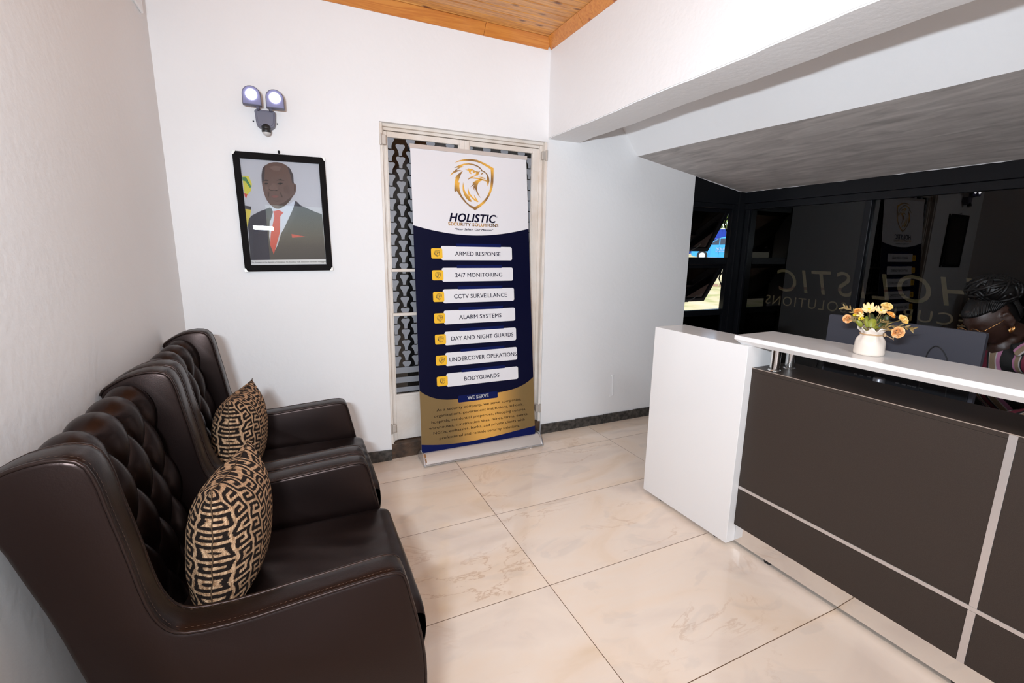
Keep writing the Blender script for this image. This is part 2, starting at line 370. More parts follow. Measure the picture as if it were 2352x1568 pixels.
# plaster lumps and marks on the far wall
MB().tube([(2.371,YF-.003,.411),(2.373,YF-.007,.36),(2.376,YF-.006,.29),(2.383,YF-.003,.238)],.0035,6).build('wall_wire', M_wall, wf)
MB().box(2.353,2.392,YF-.006,YF+.004,.226,.238,.002).box(2.360,2.382,YF-.008,YF+.004,.404,.415,.002).build('plaster_patch', M_wall, wf)
# rear and right parts of the room, behind the lens
m = MB().box(XL-.15,-.35,YB-.15,YB,-.01,3.0).box(.75,3.9,YB-.15,YB,-.01,3.0).box(-.35,.75,YB-.15,YB,2.1,3.0)
m.build('wall_rear', M_wall)['kind']='structure'
# floor line skirting: worn black tiles
def skirting(name, runs):
    t = thing(name, None, None, (0,0,0)); t['kind']='structure'
    for (x0,x1,y) in runs:
        x=x0; k=0
        while x < x1-.01:
            e=min(x+.30+.02*math.sin(k*3+x),x1); d=.004+.003*math.sin(x*37+k)
            MB().add([(x+.0015,y-.012,0),(e-.0015,y-.012,0),(e-.0015,y+.02,0),(x+.0015,y+.02,0),
                      (x+.0015,y-.012-d*.3,.012),(e-.0015,y-.012,.012),
                      (x+.0015,y-.010,.078+d*.7),(e-.0015,y-.011,.076-d*.4),(e-.0015,y+.02,.076),(x+.0015,y+.02,.078)],
                     [(0,1,5,4),(4,5,7,6),(6,7,8,9),(0,4,6,9,3),(1,2,8,7,5),(0,3,2,1),(3,9,8,2)]).build('tile', M_black_tile, t)
            x=e; k+=1
    return t
skirting('baseboard_far', [(XL,DX0,YF),(DX1,3.11,YF)])
b = thing('baseboard_left', None, None, (0,0,0)); b['kind']='structure'
for k in range(14): MB().box(XL,XL+.012,YB+.4*k+.0015,min(YB+.4*(k+1)-.0015,YF),0,.078,.002).build('tile', M_black_tile, b)

# ceiling of tongue and groove pine
ce = thing('ceiling', None, None, (0,0,0)); ce['kind']='structure'
MB().box(XL-.15,1.80,YB-.15,YF+.15,ZC+.014,ZC+.10).build('ceiling_backing', M_threshold, ce)
pl = None
for k in range(88):
    y1 = YF-.065*k
    if pl is None:
        prof=[(0.0015,ZC+.004),(.006,ZC),(.059,ZC),(.0635,ZC+.004),(.0635,ZC+.014),(.0015,ZC+.014)]
        pl = MB().prism([(p[0]-.065,p[1]) for p in prof], XL, 1.69, 'x').build('plank', M_pine, ce); pl.location=(0,y1,0)
    else:
        q = pl.copy(); COL.objects.link(q); q.location=(0,y1,0); q.parent = ce
# cornice boards set at 45 degrees, with butt joints
def cornice(name, segs, along):
    t = thing(name, None, None, (0,0,0)); t['kind']='structure'
    for a0,a1 in segs:
        g=.0012
        if along=='x':
            P=[(YF-.006,2.770),(YF-.052,ZC-.002),(YF-.040,ZC+.006),(YF+.002,2.786),(YF+.002,2.770)]
            MB().prism(P,a0+g,a1-g,'x').build('board', M_pine_trim, t)
        elif along=='r':
            P=[(1.684,2.770),(1.638,ZC-.002),(1.650,ZC+.006),(1.692,2.786),(1.692,2.770)]
            MB().prism(P,a0+g,a1-g,'y').build('board', M_pine_trim, t)
        else:
            P=[(XL+.006,2.770),(XL+.052,ZC-.002),(XL+.040,ZC+.006),(XL-.002,2.786),(XL-.002,2.770)]
            MB().prism(P,a0+g,a1-g,'y').build('board', M_pine_trim, t)
cornice('trim_1', [(XL,1.197),(1.197,1.667)], 'x')
cornice('trim_2', [(2.64,3.035),(1.75,2.64),(.4,1.75),(-1.2,.4),(YB,-1.2)], 'r')
cornice('trim_3', [(1.6,3.035),(-.5,1.6),(YB,-.5)], 'l')

# beam between the two bays
bm = bmesh.new(); bmesh.ops.create_cube(bm, size=1)
for v in bm.verts: v.co = Vector((1.82+v.co.x*.26, (YF+YB)/2+v.co.y*(YF-YB), 2.6025+v.co.z*.795))
bmesh.ops.bevel(bm, geom=[e for e in bm.edges if all(abs(v.co.z-2.205)<.01 for v in e.verts) and abs(e.verts[0].co.y-e.verts[1].co.y)>1], offset=.005, segments=2, affect='EDGES')
bmesh.ops.bisect_plane
for k in range(1,60):
    y=YB+(YF-YB)*k/60; g=bm.verts[:]+bm.edges[:]+bm.faces[:]
    bmesh.ops.bisect_plane(bm, geom=g, plane_co=(0,y,0), plane_no=(0,1,0))
for v in bm.verts:
    if v.co.z < 2.3: v.co.z += .0025*math.sin(v.co.y*7.1)+.0015*math.sin(v.co.y*23+v.co.x*9)
me = bpy.data.meshes.new('beam'); bm.to_mesh(me); bm.free(); me.materials.append(M_wall); me.shade_smooth(); me.set_sharp_from_angle(angle=math.radians(50))
o = bpy.data.objects.new('beam', me); COL.objects.link(o); o['kind']='structure'
# slanting bulkhead and sloping soffit of the reception bay
def bx(y): return 2.489+.0853*(3.047-y)
pts=[]; n=24; m=MB()
V=[]; 
for i in range(n+1):
    y=YF+.02+(YB-YF-.02)*i/n; x=bx(y); wv=.004*math.sin(y*3.1)
    V += [(x-.542,y,2.80),(x,y,2.163+wv),(XG+.08,y,1.954+.002*math.sin(y*5)),(XG+.08,y,2.9),(x-.542,y,2.9)]
F=[]
for i in range(n):
    a=5*i; b_=a+5
    for k in range(5): F.append((a+k,b_+k,b_+(k+1)%5,a+(k+1)%5))
F += [(0,1,2,3,4),(5*n+4,5*n+3,5*n+2,5*n+1,5*n)]
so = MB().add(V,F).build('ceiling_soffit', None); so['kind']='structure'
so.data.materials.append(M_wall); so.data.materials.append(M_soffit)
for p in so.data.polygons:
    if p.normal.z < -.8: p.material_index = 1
MB().box(-.8,4.0,YB-.3,YF+.3,3.0,3.1).build('roof_slab', M_wall)['kind']='structure'

# ------------------------------------------------------------------ old double door in its recess
d = thing('door_1', None, None, (0,0,0)); d['kind']='structure'
yd = 3.12
MB().box(DX0,DX1,YF+.005,YF+.20,0,.105,.004).build('threshold', M_threshold, d)
MB().box(DX0-.001,DX0+.018,YF+.012,yd+.06,.105,DZ,.002).box(DX1-.018,DX1+.001,YF+.012,yd+.06,.105,DZ,.002).box(DX0+.018,DX1-.018,YF+.03,yd+.06,DZ-.018,DZ,.002)\
    .box(DX0+.018,DX0+.032,YF+.045,yd+.06,.105,DZ-.018,.003).box(DX1-.04,DX1-.018,YF+.045,yd+.06,.105,DZ-.018,.003).box(DX0+.032,DX1-.04,YF+.05,yd+.06,DZ-.036,DZ-.018,.003).build('door_frame', M_jamb, d)
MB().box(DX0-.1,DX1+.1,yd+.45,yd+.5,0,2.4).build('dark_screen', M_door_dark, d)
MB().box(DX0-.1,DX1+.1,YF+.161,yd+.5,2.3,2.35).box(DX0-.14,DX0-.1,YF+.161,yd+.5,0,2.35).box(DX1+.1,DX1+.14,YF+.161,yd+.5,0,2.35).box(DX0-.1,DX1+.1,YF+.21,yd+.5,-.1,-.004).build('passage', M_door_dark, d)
half=[(0,.029),(.012,.031),(.022,.030),(.029,.024),(.0285,.014),(.021,.004),(.014,-.008),(.0105,-.022),(.010,-.037)]
unit=half+[(-x,z) for x,z in reversed(half[1:])]
def leaf(x0,x1,gx0,gx1,nm):
    m=MB(); y0,y1=yd-.018,yd+.018; z0,z1=.112,2.145
    m.box(x0,gx0,y0,y1,z0,z1,.003).box(gx1,x1,y0,y1,z0,z1,.003).box(gx0,gx1,y0,y1,2.112,z1,.003)
    m.box(gx0,gx1,y0+.006,y1,z0,.425,.002).box(gx0,gx1,y0+.002,y1,.425,.444,.003)
    for za,zb in ((1.283,1.303),(.989,1.010)): m.box(gx0,gx1,y0+.002,y1-.004,za,zb,.004)
    # putty ledge around the glass
    for za,zb in ((1.303,2.112),(1.010,1.283),(.444,.989)):
        for (a,b_,c,e) in ((gx0,gx0+.006,za,zb),(gx1-.006,gx1,za,zb)): m.box(a,b_,y0+.007,y0+.018,c,e)
    L=m.build('door_leaf', M_jamb, d)
    for za,zb in ((1.303,2.112),(1.010,1.283),(.444,.989)):
        MB().box(gx0-.003,gx1+.003,yd-.002,yd+.002,za-.003,zb+.003).build('pane', M_door_glass, L)
    # printed film on the glass, clipped to each pane
    pm=MB(); c=0; x=.598
    for za,zb in ((1.303,2.112),(1.010,1.283),(.635,.989)):
        bmm=bmesh.new()
        for ci in range(-2,18):
            cx=.598+.0655*ci
            if cx<gx0-.04 or cx>gx1+.04: continue
            for ri in range(0,22):
                cz=2.085-.0740*ri-(.037 if ci%2 else 0)
                if cz<za-.05 or cz>zb+.05: continue
                vs=[bmm.verts.new((cx+px,yd-.0035,cz+pz)) for px,pz in unit]; bmm.faces.new(vs)
        for co_,no_ in (((gx0,0,0),(-1,0,0)),((gx1,0,0),(1,0,0)),((0,0,za),(0,0,-1)),((0,0,zb),(0,0,1))):
            g=bmm.verts[:]+bmm.edges[:]+bmm.faces[:]; bmesh.ops.bisect_plane(bmm, geom=g, plane_co=co_, plane_no=no_, clear_outer=True)
        bmm.verts.index_update(); pm.add([v.co[:] for v in bmm.verts],[[v.index for v in f.verts] for f in bmm.faces]); bmm.free()
    for za,zb in ((.590,.631),(.522,.562),(.456,.490)): pm.add([(gx0,yd-.0035,za),(gx1,yd-.0035,za),(gx1,yd-.0035,zb),(gx0,yd-.0035,zb)],[(0,1,2,3)])
    f=pm.build('window_film', M_frost, L)
leaf(DX0+.030,1.098,.578,1.052,'l'); leaf(1.101,DX1-.038,1.124,1.600,'r')
MB().box(1.084,1.116,yd-.030,yd-.016,.112,2.14,.003).build('cover_strip', M_jamb, d)
for (x,z,s) in ((DX1-.018,2.095,1),(DX1-.018,.215,1),(DX0+.016,2.085,-1),(DX0+.016,.22,-1)):
    hm=MB().box(min(x-s*.022,x+s*.012),max(x-s*.022,x+s*.012),YF+.004,YF+.030,z-.028,z+.028,.003)
    hm.tube([(x+s*.012,YF+.004,z-.034),(x+s*.012,YF+.004,z+.034)],.009,10); hm.build('hinge', M_brass, d)

# ------------------------------------------------------------------ windows: small side window with two top-hung sashes, long shop front
def film_with_letters(rows, y0, y1, z0, z1):
    """black film as a flat sheet out of which the lettering is cut; returns mesh data in (y,z)"""
    cu = bpy.data.curves.new('f','CURVE'); cu.dimensions = '2D'; cu.fill_mode = 'FRONT'; cu.resolution_u = 4
    dg = bpy.context.evaluated_depsgraph_get()
    for body,a0,a1,b,cap,shear in rows:
        c = bpy.data.curves.new('t','FONT'); c.body = body; c.size = 1; c.shear = shear; c.offset = .075; c.space_character = 1.20
        o = bpy.data.objects.new('t', c); COL.objects.link(o); dg = bpy.context.evaluated_depsgraph_get(); dg.update()
        k = o.evaluated_get(dg).to_curve(dg)
        v,_ = text_mesh(body,.075,shear,.20); xs=[p[0] for p in v]; x0,x1=min(xs),max(xs); hv,_=text_mesh('H',.075,0); ch=max(p[1] for p in hv)
        F = lambda p:(a0+(a1-a0)*(p[0]-x0)/(x1-x0), b+p[1]/ch*cap, 0)
        for s in k.splines:
            if s.type=='BEZIER':
                n = cu.splines.new('BEZIER'); n.bezier_points.add(len(s.bezier_points)-1); n.use_cyclic_u=True; n.resolution_u=4
                for q,r in zip(n.bezier_points, s.bezier_points):
                    q.handle_left_type=q.handle_right_type='FREE'; q.co=F(r.co); q.handle_left=F(r.handle_left); q.handle_right=F(r.handle_right)
        bpy.data.objects.remove(o)
    s = cu.splines.new('POLY'); s.points.add(3); s.use_cyclic_u = True
    for p,q in zip(s.points, ((y0,z0),(y1,z0),(y1,z1),(y0,z1))): p.co = (*q,0,1)
    o = bpy.data.objects.new('f', cu); COL.objects.link(o); dg = bpy.context.evaluated_depsgraph_get(); dg.update()
    me = o.evaluated_get(dg).to_mesh(); v=[tuple(x.co) for x in me.vertices]; f=[tuple(p.vertices) for p in me.polygons]
    bpy.data.objects.remove(o); return v,f

w2 = thing('window_2', None, None, (XG,0,0)); w2['kind']='structure'
MB().box(XG-.012,XG+.07,YB-.1,YF+.02,1.872,1.972,.004).build('head_beam', M_black_metal, w2)
MB().box(XG+.004,XG+.06,YB-.1,YF,1.818,1.872,.003).build('head_rail', M_black_metal, w2)
MB().box(XG+.004,XG+.06,YB-.1,YF,0,.06,.003).build('sill_rail', M_black_metal, w2)
for (a,b_) in ((2.004,2.048),(.30,.344),(-1.4,-1.356),(2.985,3.03)): MB().box(XG+.004,XG+.056,a,b_,.06,1.818,.003).build('mullion', M_black_metal, w2)
for (a,b_) in ((2.048,2.985),(.344,2.004),(-1.356,.30),(YB-.1,-1.4)):
    p = MB().box(XG+.030,XG+.036,a,b_,.06,1.818).build('pane', M_tinted, w2)
    rows=[]
    if a==2.048: clip=(2.048,2.985)
fv,ff = film_with_letters([('HOLISTIC',1.33,2.70,1.125,.20,.25),('SECURITY',1.28,1.99,1.003,.085,0),('SOLUTIONS',2.075,2.76,1.003,.085,0)], YB-.1, 2.985, .06, 1.818)
MB().add([(XG+.0375,p[0],p[1]) for p in fv],ff).build('window_film', M_dark_film, w2, label='black film with mirrored clear lettering')
# corner post, small side window in the plane of the far wall
w1 = thing('window_1', None, None, (3.4,3.06,0)); w1['kind']='structure'
y0,y1 = 3.055,3.10
MB().box(3.655,3.80,3.035,3.15,0,1.97,.003).build('corner_post', M_black_metal, w1)
MB().hexa([(3.100,y0-.006,1.862),(3.70,y0-.006,1.862),(3.70,y1+.05,1.862),(3.100,y1+.05,1.862),(3.100,y0-.006,2.075),(3.70,y0-.006,1.975),(3.70,y1+.05,1.975),(3.100,y1+.05,2.075)]).build('head_board', M_black_metal, w1)
MB().box(3.06,3.60,y0,y1,1.820,1.862,.003).build('head_rail', M_black_metal, w1)
MB().box(3.06,3.60,y0,y1,1.333,1.395,.003).build('transom', M_black_metal, w1)
MB().box(3.06,3.60,y0,y1,.870,.922,.003).build('sill_rail', M_black_metal, w1)
MB().box(3.06,3.60,y0,y1,0,.06,.003).build('bottom_rail', M_black_metal, w1)
MB().box(3.60,3.655,y0,y1,.06,1.862,.003).build('stile', M_black_metal, w1)
MB().box(3.06,3.112,YF+.16,YF+.20,0,1.862,.003).build('stile', M_black_metal, w1)
MB().box(3.06,3.60,y0+.02,y0+.026,.06,.870).build('pane', M_tinted, w1)
MB().box(3.06,3.60,y0+.0275,y0+.029,.06,.870).build('window_film', M_dark_film, w1)
for zt,ln in ((1.815,.425),(1.325,.405)):
    ang=math.radians(30)
    def S(x,s,o_): return (x, 3.078+math.sin(ang)*s+math.cos(ang)*o_, zt-math.cos(ang)*s+math.sin(ang)*o_)
    def sbox(mb,xa,xb,sa,sb,oa,ob): return mb.hexa([S(xa,sa,oa),S(xb,sa,oa),S(xb,sa,ob),S(xa,sa,ob),S(xa,sb,oa),S(xb,sb,oa),S(xb,sb,ob),S(xa,sb,ob)])
    m=MB(); sbox(m,3.062,3.598,0,.030,0,.03); sbox(m,3.062,3.598,ln-.034,ln,0,.03); sbox(m,3.062,3.095,.03,ln-.034,0,.03); sbox(m,3.566,3.598,.03,ln-.034,0,.03)
    sa=m.build('sash', M_black_metal, w1)
    sbox(MB(),3.09,3.57,.026,ln-.03,.012,.018).build('pane', M_sash_glass, sa)
    MB().tube([S(3.585,.05,-.004),S(3.594,.13,-.02),(3.597,3.085,zt-.20)],.0055,6).build('stay', M_black_metal, sa)
    MB().tube([(3.597,3.085,zt-.055),S(3.592,.115,-.012)],.0055,6).build('stay', M_black_metal, sa)
    MB().tube([S(3.30,ln-.02,-.004),S(3.30,ln-.024,-.024),S(3.33,ln-.035,-.042),S(3.37,ln-.07,-.05),S(3.395,ln-.105,-.05)],[.007,.007,.006,.005,.004],8).build('handle', M_black_plastic, sa)

R0=random.Random(9)
MB().tube([(XG-.013,YF+.01-.05*k,1.9715+R0.uniform(-.0015,.002)) for k in range(112)],[R0.uniform(.0015,.0045) for k in range(112)],5).build('plaster_line', M_wall, w2)
MB().tube([(3.112+.03*k,3.048,2.064-.0049*k+R0.uniform(-.002,.002)) for k in range(20)],[R0.uniform(.0015,.004) for k in range(20)],5).build('plaster_line', M_wall, w1)

# ------------------------------------------------------------------ outside
M_grass = mat('dry_lawn', (.50,.42,.20), .9, bump=(5,.5), vary=(1.4,(.62,.52,.34),1))
def grass_mat():
    n=M_grass.node_tree; cr=[x for x in n.nodes if x.type=='VALTORGB'][0]; e=cr.color_ramp
    e.elements[0].color=(.36,.36,.13,1); e.elements[1].color=(.62,.50,.33,1); a=e.elements.new(.5); a.color=(.56,.47,.25,1)
grass_mat()
M_paver = mat('brown_paving', (.33,.21,.155), .8, bump=(30,.5), vary=(12,(.42,.29,.22),.8))
M_kerb = mat('pink_kerb_stone', (.50,.30,.22), .8)
M_bed = mat('dark_sand_joint', (.05,.035,.025), .9)
m=MB(); N_=24; V=[];F=[]
def gz(x,y):
    d=math.hypot(x,y); return -.13 if d<11 else -.13+.049*(d-11)
xs=[3.95+ (i/N_)**1.6*60 for i in range(N_+1)]; ys=[-30+90*j/30 for j in range(31)]
for x in xs:
    for y in ys: V.append((x,y,gz(x,y)))
for i in range(N_):
    for j in range(30):
        a=i*31+j; F.append((a,a+31,a+32,a+1))
k=len(V)
for i in range(13):
    for j in range(31): V.append((-20+ (23.95)*i/12, 3.4+56.6*j/30, gz(-20+23.95*i/12, 3.4+56.6*j/30)))
for i in range(12):
    for j in range(30):
        a=k+i*31+j; F.append((a,a+31,a+32,a+1))
MB().add(V,F).build('ground', M_grass)['kind']='structure'
MB().box(-20,-.0,-20,YB-.2,-.2,-.13).box(0,4,-20,YB-.2,-.2,-.13).build('forecourt', M_paver)['kind']='structure'
pv = thing('pavement', None, None, (5.5,5,0)); pv['kind']='structure'
MB().box(3.90,7.2,-1,9.0,-.16,-.055).box(1.5,3.90,3.35,9.0,-.16,-.055).build('paving_bed', M_bed, pv)
p0=None
for i in range(10):
    for j in range(13):
        x=2.0+i*.52; y=3.36+j*.43
        if x>6.8: continue
        if p0 is None:
            p0=MB().add([(.004,.004,-.06),(.514,.0,-.06),(.512,.424,-.06),(.0,.42,-.06),(.010,.010,-.03),(.508,.006,-.03),(.505,.416,-.03),(.007,.412,-.03)],[(4,5,6,7),(0,1,5,4),(1,2,6,5),(2,3,7,6),(3,0,4,7),(0,3,2,1)]).build('paving_stone', M_paver, pv, world=False); q=p0
        else: q=p0.copy(); COL.objects.link(q); q.parent=pv
        q.location=(x-5.5,y-5,.004*math.sin(i*3+j*5)); q.rotation_euler=(0,0,.012*math.sin(i*7+j*3))
kb = thing('kerb', None, None, (13,12,0)); kb['kind']='structure'
for k in range(16):
    a=Vector((9.2,17.2,0)); b_=Vector((17.5,8.0,0)); u=(b_-a)/16; p=a+u*k; q=a+u*(k+.97); nn=Vector((-u.y,u.x,0)).normalized()*.10; z=gz(p.x,p.y)
    MB().hexa([tuple(p+Vector((0,0,z-.1))),tuple(q+Vector((0,0,z-.1))),tuple(q+nn+Vector((0,0,z-.1))),tuple(p+nn+Vector((0,0,z-.1))),tuple(p+Vector((0,0,z+.10))),tuple(q+Vector((0,0,z+.10))),tuple(q+nn+Vector((0,0,z+.09))),tuple(p+nn+Vector((0,0,z+.09)))]).build('kerb_stone', M_kerb, kb)
# small blue car
M_car = mat('bright_blue_car_paint', (.03,.36,.78), .25, coat=.6)
M_carglass = mat('car_glass', (.03,.035,.04), .06, spec=.8)
M_tyre = mat('tyre_rubber', (.02,.02,.02), .8)
M_lampw = mat('headlamp_lens', (.8,.82,.85), .1)
M_carw = mat('white_vinyl_lettering', (.85,.85,.85), .4)
def make_car(loc, rz):
    c = thing('car', 'bright blue hatchback car with white door lettering parked on the lawn', 'car', loc, rz)
    # side profile x forward(+) z up, length 4, front at x=+2
    prof=[(-1.95,.30),(-1.98,.75),(-1.90,1.0),(-1.72,1.35),(-1.40,1.50),(-.6,1.56),(.10,1.50),(.55,1.30),(.98,1.02),(1.55,.92),(1.85,.78),(1.97,.55),(1.93,.28),(1.6,.22),(-1.6,.22)]
    prof=chaikin(prof,1); W=.82; N2=9; V=[];F=[];n=len(prof)
    for j in range(N2):
        t=-1+2*j/(N2-1); y=W*math.copysign(abs(t)**.85,t); sq=abs(t)
        for x,z in prof:
            k=max(0,(z-.85)/.7); yy=y*(1-.24*k); zz=z-(.10*sq**4 if z>.4 else 0); xx=x*(1-.045*sq**3)
            V.append((xx,yy,zz))
    for j in range(N2-1):
        for i in range(n): F.append((j*n+i,j*n+(i+1)%n,(j+1)*n+(i+1)%n,(j+1)*n+i))
    F += [tuple(range(n)), tuple(range(N2*n-1,(N2-1)*n-1,-1))]
    MB().add(V,F).build('body', M_car, c, world=False, autosmooth=50)
    for s in (-1,1):
        def SP(x,z,o_=.006): k=max(0,(z-.85)/.7); return (x*.955, s*(W*(1-.24*k)+o_), z-.1)
        for P in ([(.92,1.08),(.30,1.10),(.30,1.47),(.50,1.36)],[(.24,1.10),(-.62,1.13),(-.60,1.52),(.24,1.49)],[(-.70,1.14),(-1.45,1.2),(-1.30,1.46),(-.68,1.51)]):
            MB().add([SP(*q) for q in P]+[SP(q[0],q[1],-.02) for q in P],[(0,1,2,3),(0,4,5,1),(1,5,6,2),(2,6,7,3),(3,7,4,0)]).build('window', M_carglass, c, world=False)
        MB().tube([SP(.28,.30,.002),SP(.28,1.05,.004)],.006,5).build('door_seam', M_tyre, c, world=False)
        MB().ball((.78,s*.93,1.02),.12,10,8,(.6,.8,.6)).build('mirror', M_car, c, world=False, smooth=True)
        for wx in (1.22,-1.25):
            wm=MB().lathe([(.001,-.10),(.20,-.10),(.30,-.09),(.315,-.05),(.315,.05),(.30,.09),(.20,.10),(.001,.10)],seg=24); wm.xf(Matrix.Translation((wx,s*.76,.315))@Matrix.Rotation(PI/2,4,'X')); wm.build('wheel', M_tyre, c, world=False, autosmooth=40)
            hm=MB().lathe([(.001,-.01),(.19,-.01),(.19,.01),(.001,.02)],seg=16); hm.xf(Matrix.Translation((wx,s*.865,.315))@Matrix.Rotation(-s*PI/2,4,'X')); hm.build('hub_cap', M_lampw, c, world=False)
        MB().ball((1.74,s*.60,.72),.16,10,8,(.9,.8,.55)).build('headlamp', M_lampw, c, world=False, smooth=True)
        m=MB(); fnn=(lambda a,b_:(-s*a*-1, s*(W+.012), b_))
        put_text(m,'HOLISTIC', *( (.15,.66) if s<0 else (.15,.66)), *((1.0,.66)), .17, lambda a,b_: ((.6-a) if s>0 else (a-.9), s*(W+.008), b_), bold=.012, shear=.2)
        put_text(m,'SECURITY SOLUTIONS', .15,.55,1.0,.55,.07, lambda a,b_: ((.6-a) if s>0 else (a-.9), s*(W+.008), b_), bold=.02)
        m.build('lettering', M_carw, c, world=False)
    MB().add([(.985,-.52,1.05),(.985,.52,1.05),(.30,.46,1.44),(.30,-.46,1.44),(.955,-.52,1.02),(.955,.52,1.02),(.27,.46,1.41),(.27,-.46,1.41)],[(0,1,2,3),(0,4,5,1),(1,5,6,2),(2,6,7,3),(3,7,4,0)]).build('windscreen', M_carglass, c, world=False)
    return c
make_car((25.1,21.7,.93), math.radians(131))
M_cont = mat('blue_corrugated_wall', (.01,.05,.42), .5)
M_yellow = mat('yellow_post_paint', (.80,.50,.02), .5)
ct = thing('container', 'deep blue corrugated container with a yellow corner post behind the car', 'container', (29.5,28,1.2))
v0=Vector((25.0,31.0,1.15)); v1=Vector((31.6,26.2,1.15)); dr=(v1-v0).normalized(); nn=Vector((-dr.y,dr.x,0)); V=[];F=[]; L_=(v1-v0).length; n=int(L_/.12)
for i in range(n+1):
    p=v0+dr*(L_*i/n)-nn*(.06 if i%2 else 0)*-1
    V+= [tuple(p),tuple(p+Vector((0,0,2.1)))]
for i in range(n): F.append((2*i,2*i+2,2*i+3,2*i+1))
k=len(V); b0=v0+nn*2.4; b1=v1+nn*2.4; V+=[tuple(b0),tuple(b1),tuple(b1+Vector((0,0,2.1))),tuple(b0+Vector((0,0,2.1)))]
F+=[(k,k+3,k+2,k+1),(2*n,k+1,k+2,2*n+1),(0,1,k+3,k),(1,2*n+1,k+2,k+3)]
MB().add(V,F).build('panel', M_cont, ct)
for p in (v1,v0): MB().box(p.x-.13,p.x+.13,p.y-.13,p.y+.13,1.0,3.3,.01).build('post', M_yellow, ct)
for z in (1.6,2.05,2.5): MB().tube([tuple(v0-nn*.05+Vector((0,0,z-1.15))),tuple(v1-nn*.05+Vector((0,0,z-1.15)))],.05,6).build('rail', M_cont, ct)
M_tree = mat('tree_foliage', (.12,.20,.03), .7, vary=(3,(.30,.36,.08),1)); M_bark = mat('tree_bark', (.12,.08,.05), .9)
def tree(loc,h,r,seed,label):
    R=random.Random(seed); t=thing('tree',label,'tree',loc)
    MB().tube([(0,0,-.3),(.1,0,h*.3),(0,.1,h*.6)],[.22,.16,.08],8).build('trunk', M_bark, t, world=False)
    m=MB()
    for k in range(900):
        a=R.uniform(0,2*PI); b_=math.acos(R.uniform(-1,1)); q=R.uniform(.55,1)*r; c=Vector((math.cos(a)*math.sin(b_)*q,math.sin(a)*math.sin(b_)*q,h*.68+math.cos(b_)*q*.8))
        d1=Vector((R.uniform(-1,1),R.uniform(-1,1),R.uniform(-1,1)))*.24; d2=d1.cross(Vector((R.uniform(-1,1),R.uniform(-1,1),R.uniform(-1,1)))).normalized()*.16
        m.add([tuple(c-d1),tuple(c+d2),tuple(c+d1),tuple(c-d2)],[(0,1,2,3)])
    m.build('foliage', M_tree, t, world=False, kind='stuff')
tree((32.6,29.6,1.2),6.4,2.9,1,'green leafy tree rising behind the blue container')
tree((24,38,1.5),6,2.8,2,'bushy tree standing left of the blue container')
tree((38,18,1.6),6,2.9,3,'broad tree on the lawn seen through the shop front')

# ------------------------------------------------------------------ reception desk
DY=.02229601; n0,u0=2.05,.5
def NU(n,u,z): return (n*math.cos(DY)-u*math.sin(DY), n*math.sin(DY)*1+u*math.cos(DY), z)
def D2W(n,u,z): c,s=math.cos(DY),math.sin(DY); return (n*c-u*s, n*s+u*c, z)
dk = thing('reception_desk', 'white and dark brown reception desk with silver strips and raised counter', 'desk', (*D2W(n0,u0,0)[:2],0), DY)
def DB(mb, name, m, parent=dk, **k):
    mb.v=[(p[0]-n0,p[1]-u0,p[2]) for p in mb.v]; return mb.build(name, m, parent, world=False, **k)
for ua,ub in ((1.367,1.959),(-.96,-.368)):
    bl=DB(MB().box(1.881,2.107,ua,ub,.022,1.020,.0015),'end_block',M_white_gloss)
    for nn_,uu in ((1.925,ub-.12),(1.925,ua+.085),(2.06,ua+.1),(2.06,ub-.12)):
        DB(MB().lathe([(.001,0),(.020,0),(.020,.016),(.012,.024),(.001,.024)],(nn_,uu,0),14),'foot',M_black_plastic,bl)
NB,UB=(1.886,2.163),(-.450,1.448)
def ring(c,z): return [(NB[0]+c,UB[0]+c,z),(NB[1]-c,UB[0]+c,z),(NB[1]-c,UB[1]-c,z),(NB[0]+c,UB[1]-c,z)]
V=ring(.022,1.0205)+ring(0,1.041)+ring(0,1.0585)+ring(.0015,1.060)
F=[(3,2,1,0),(12,13,14,15)]+[(4*r+i,4*r+(i+1)%4,4*r+4+(i+1)%4,4*r+4+i) for r in range(3) for i in range(4)]
DB(MB().add(V,F),'countertop',M_white_gloss)
DB(MB().box(1.944,2.195,-.368,1.366,.117,.900),'carcass',M_brown)
DB(MB().box(1.9235,2.195,-.3675,1.366,.9005,.918,.0008),'shelf_top',M_brown)
DB(MB().box(1.9225,1.9240,-.3675,1.366,.9155,.9182),'edge_band',M_edge)
for ua,ub in ((.5085,1.366),(-.3675,.4875)):
    DB(MB().box(1.924,1.9435,ua,ub,.326,.9000,.0008),'front_panel',M_brown)
    DB(MB().box(1.924,1.9435,ua,ub,.117,.310,.0008),'front_panel',M_brown)
DB(MB().box(1.9225,1.9435,-.3675,1.366,.3105,.3255,.0006),'horizontal_strip',M_strip)
DB(MB().box(1.9220,1.9430,.488,.508,.3260,.9150,.0006),'vertical_strip',M_strip)
DB(MB().box(1.9220,1.9430,.488,.508,.117,.3100,.0006),'vertical_strip',M_strip)
DB(MB().box(1.941,1.950,-.3675,1.366,.022,.1165),'kick_plate',M_mirror)
for uu in (1.20,.5,-.2):
    DB(MB().lathe([(.001,0),(.020,0),(.020,.016),(.012,.024),(.001,.024)],(1.972,uu,0),14),'foot',M_black_plastic)
for uu in (1.288,-.29):
    for nn_ in (1.966,2.074):
        p=DB(MB().lathe([(.001,.9181),(.0205,.9181),(.0205,1.0203),(.001,1.0203)],(nn_,uu,0),28),'support_post',M_chrome,autosmooth=40)
        DB(MB().lathe([(.021,.9182),(.028,.9182),(.0275,.9215),(.0215,.9255)],(nn_,uu,0),28),'base_ring',M_chrome,p,smooth=True)
DB(MB().box(2.196,2.78,-.36,1.36,.735,.760,.002),'worktop',M_brown)
DB(MB().box(2.20,2.74,1.335,1.358,0,.735),'side_panel',M_brown)
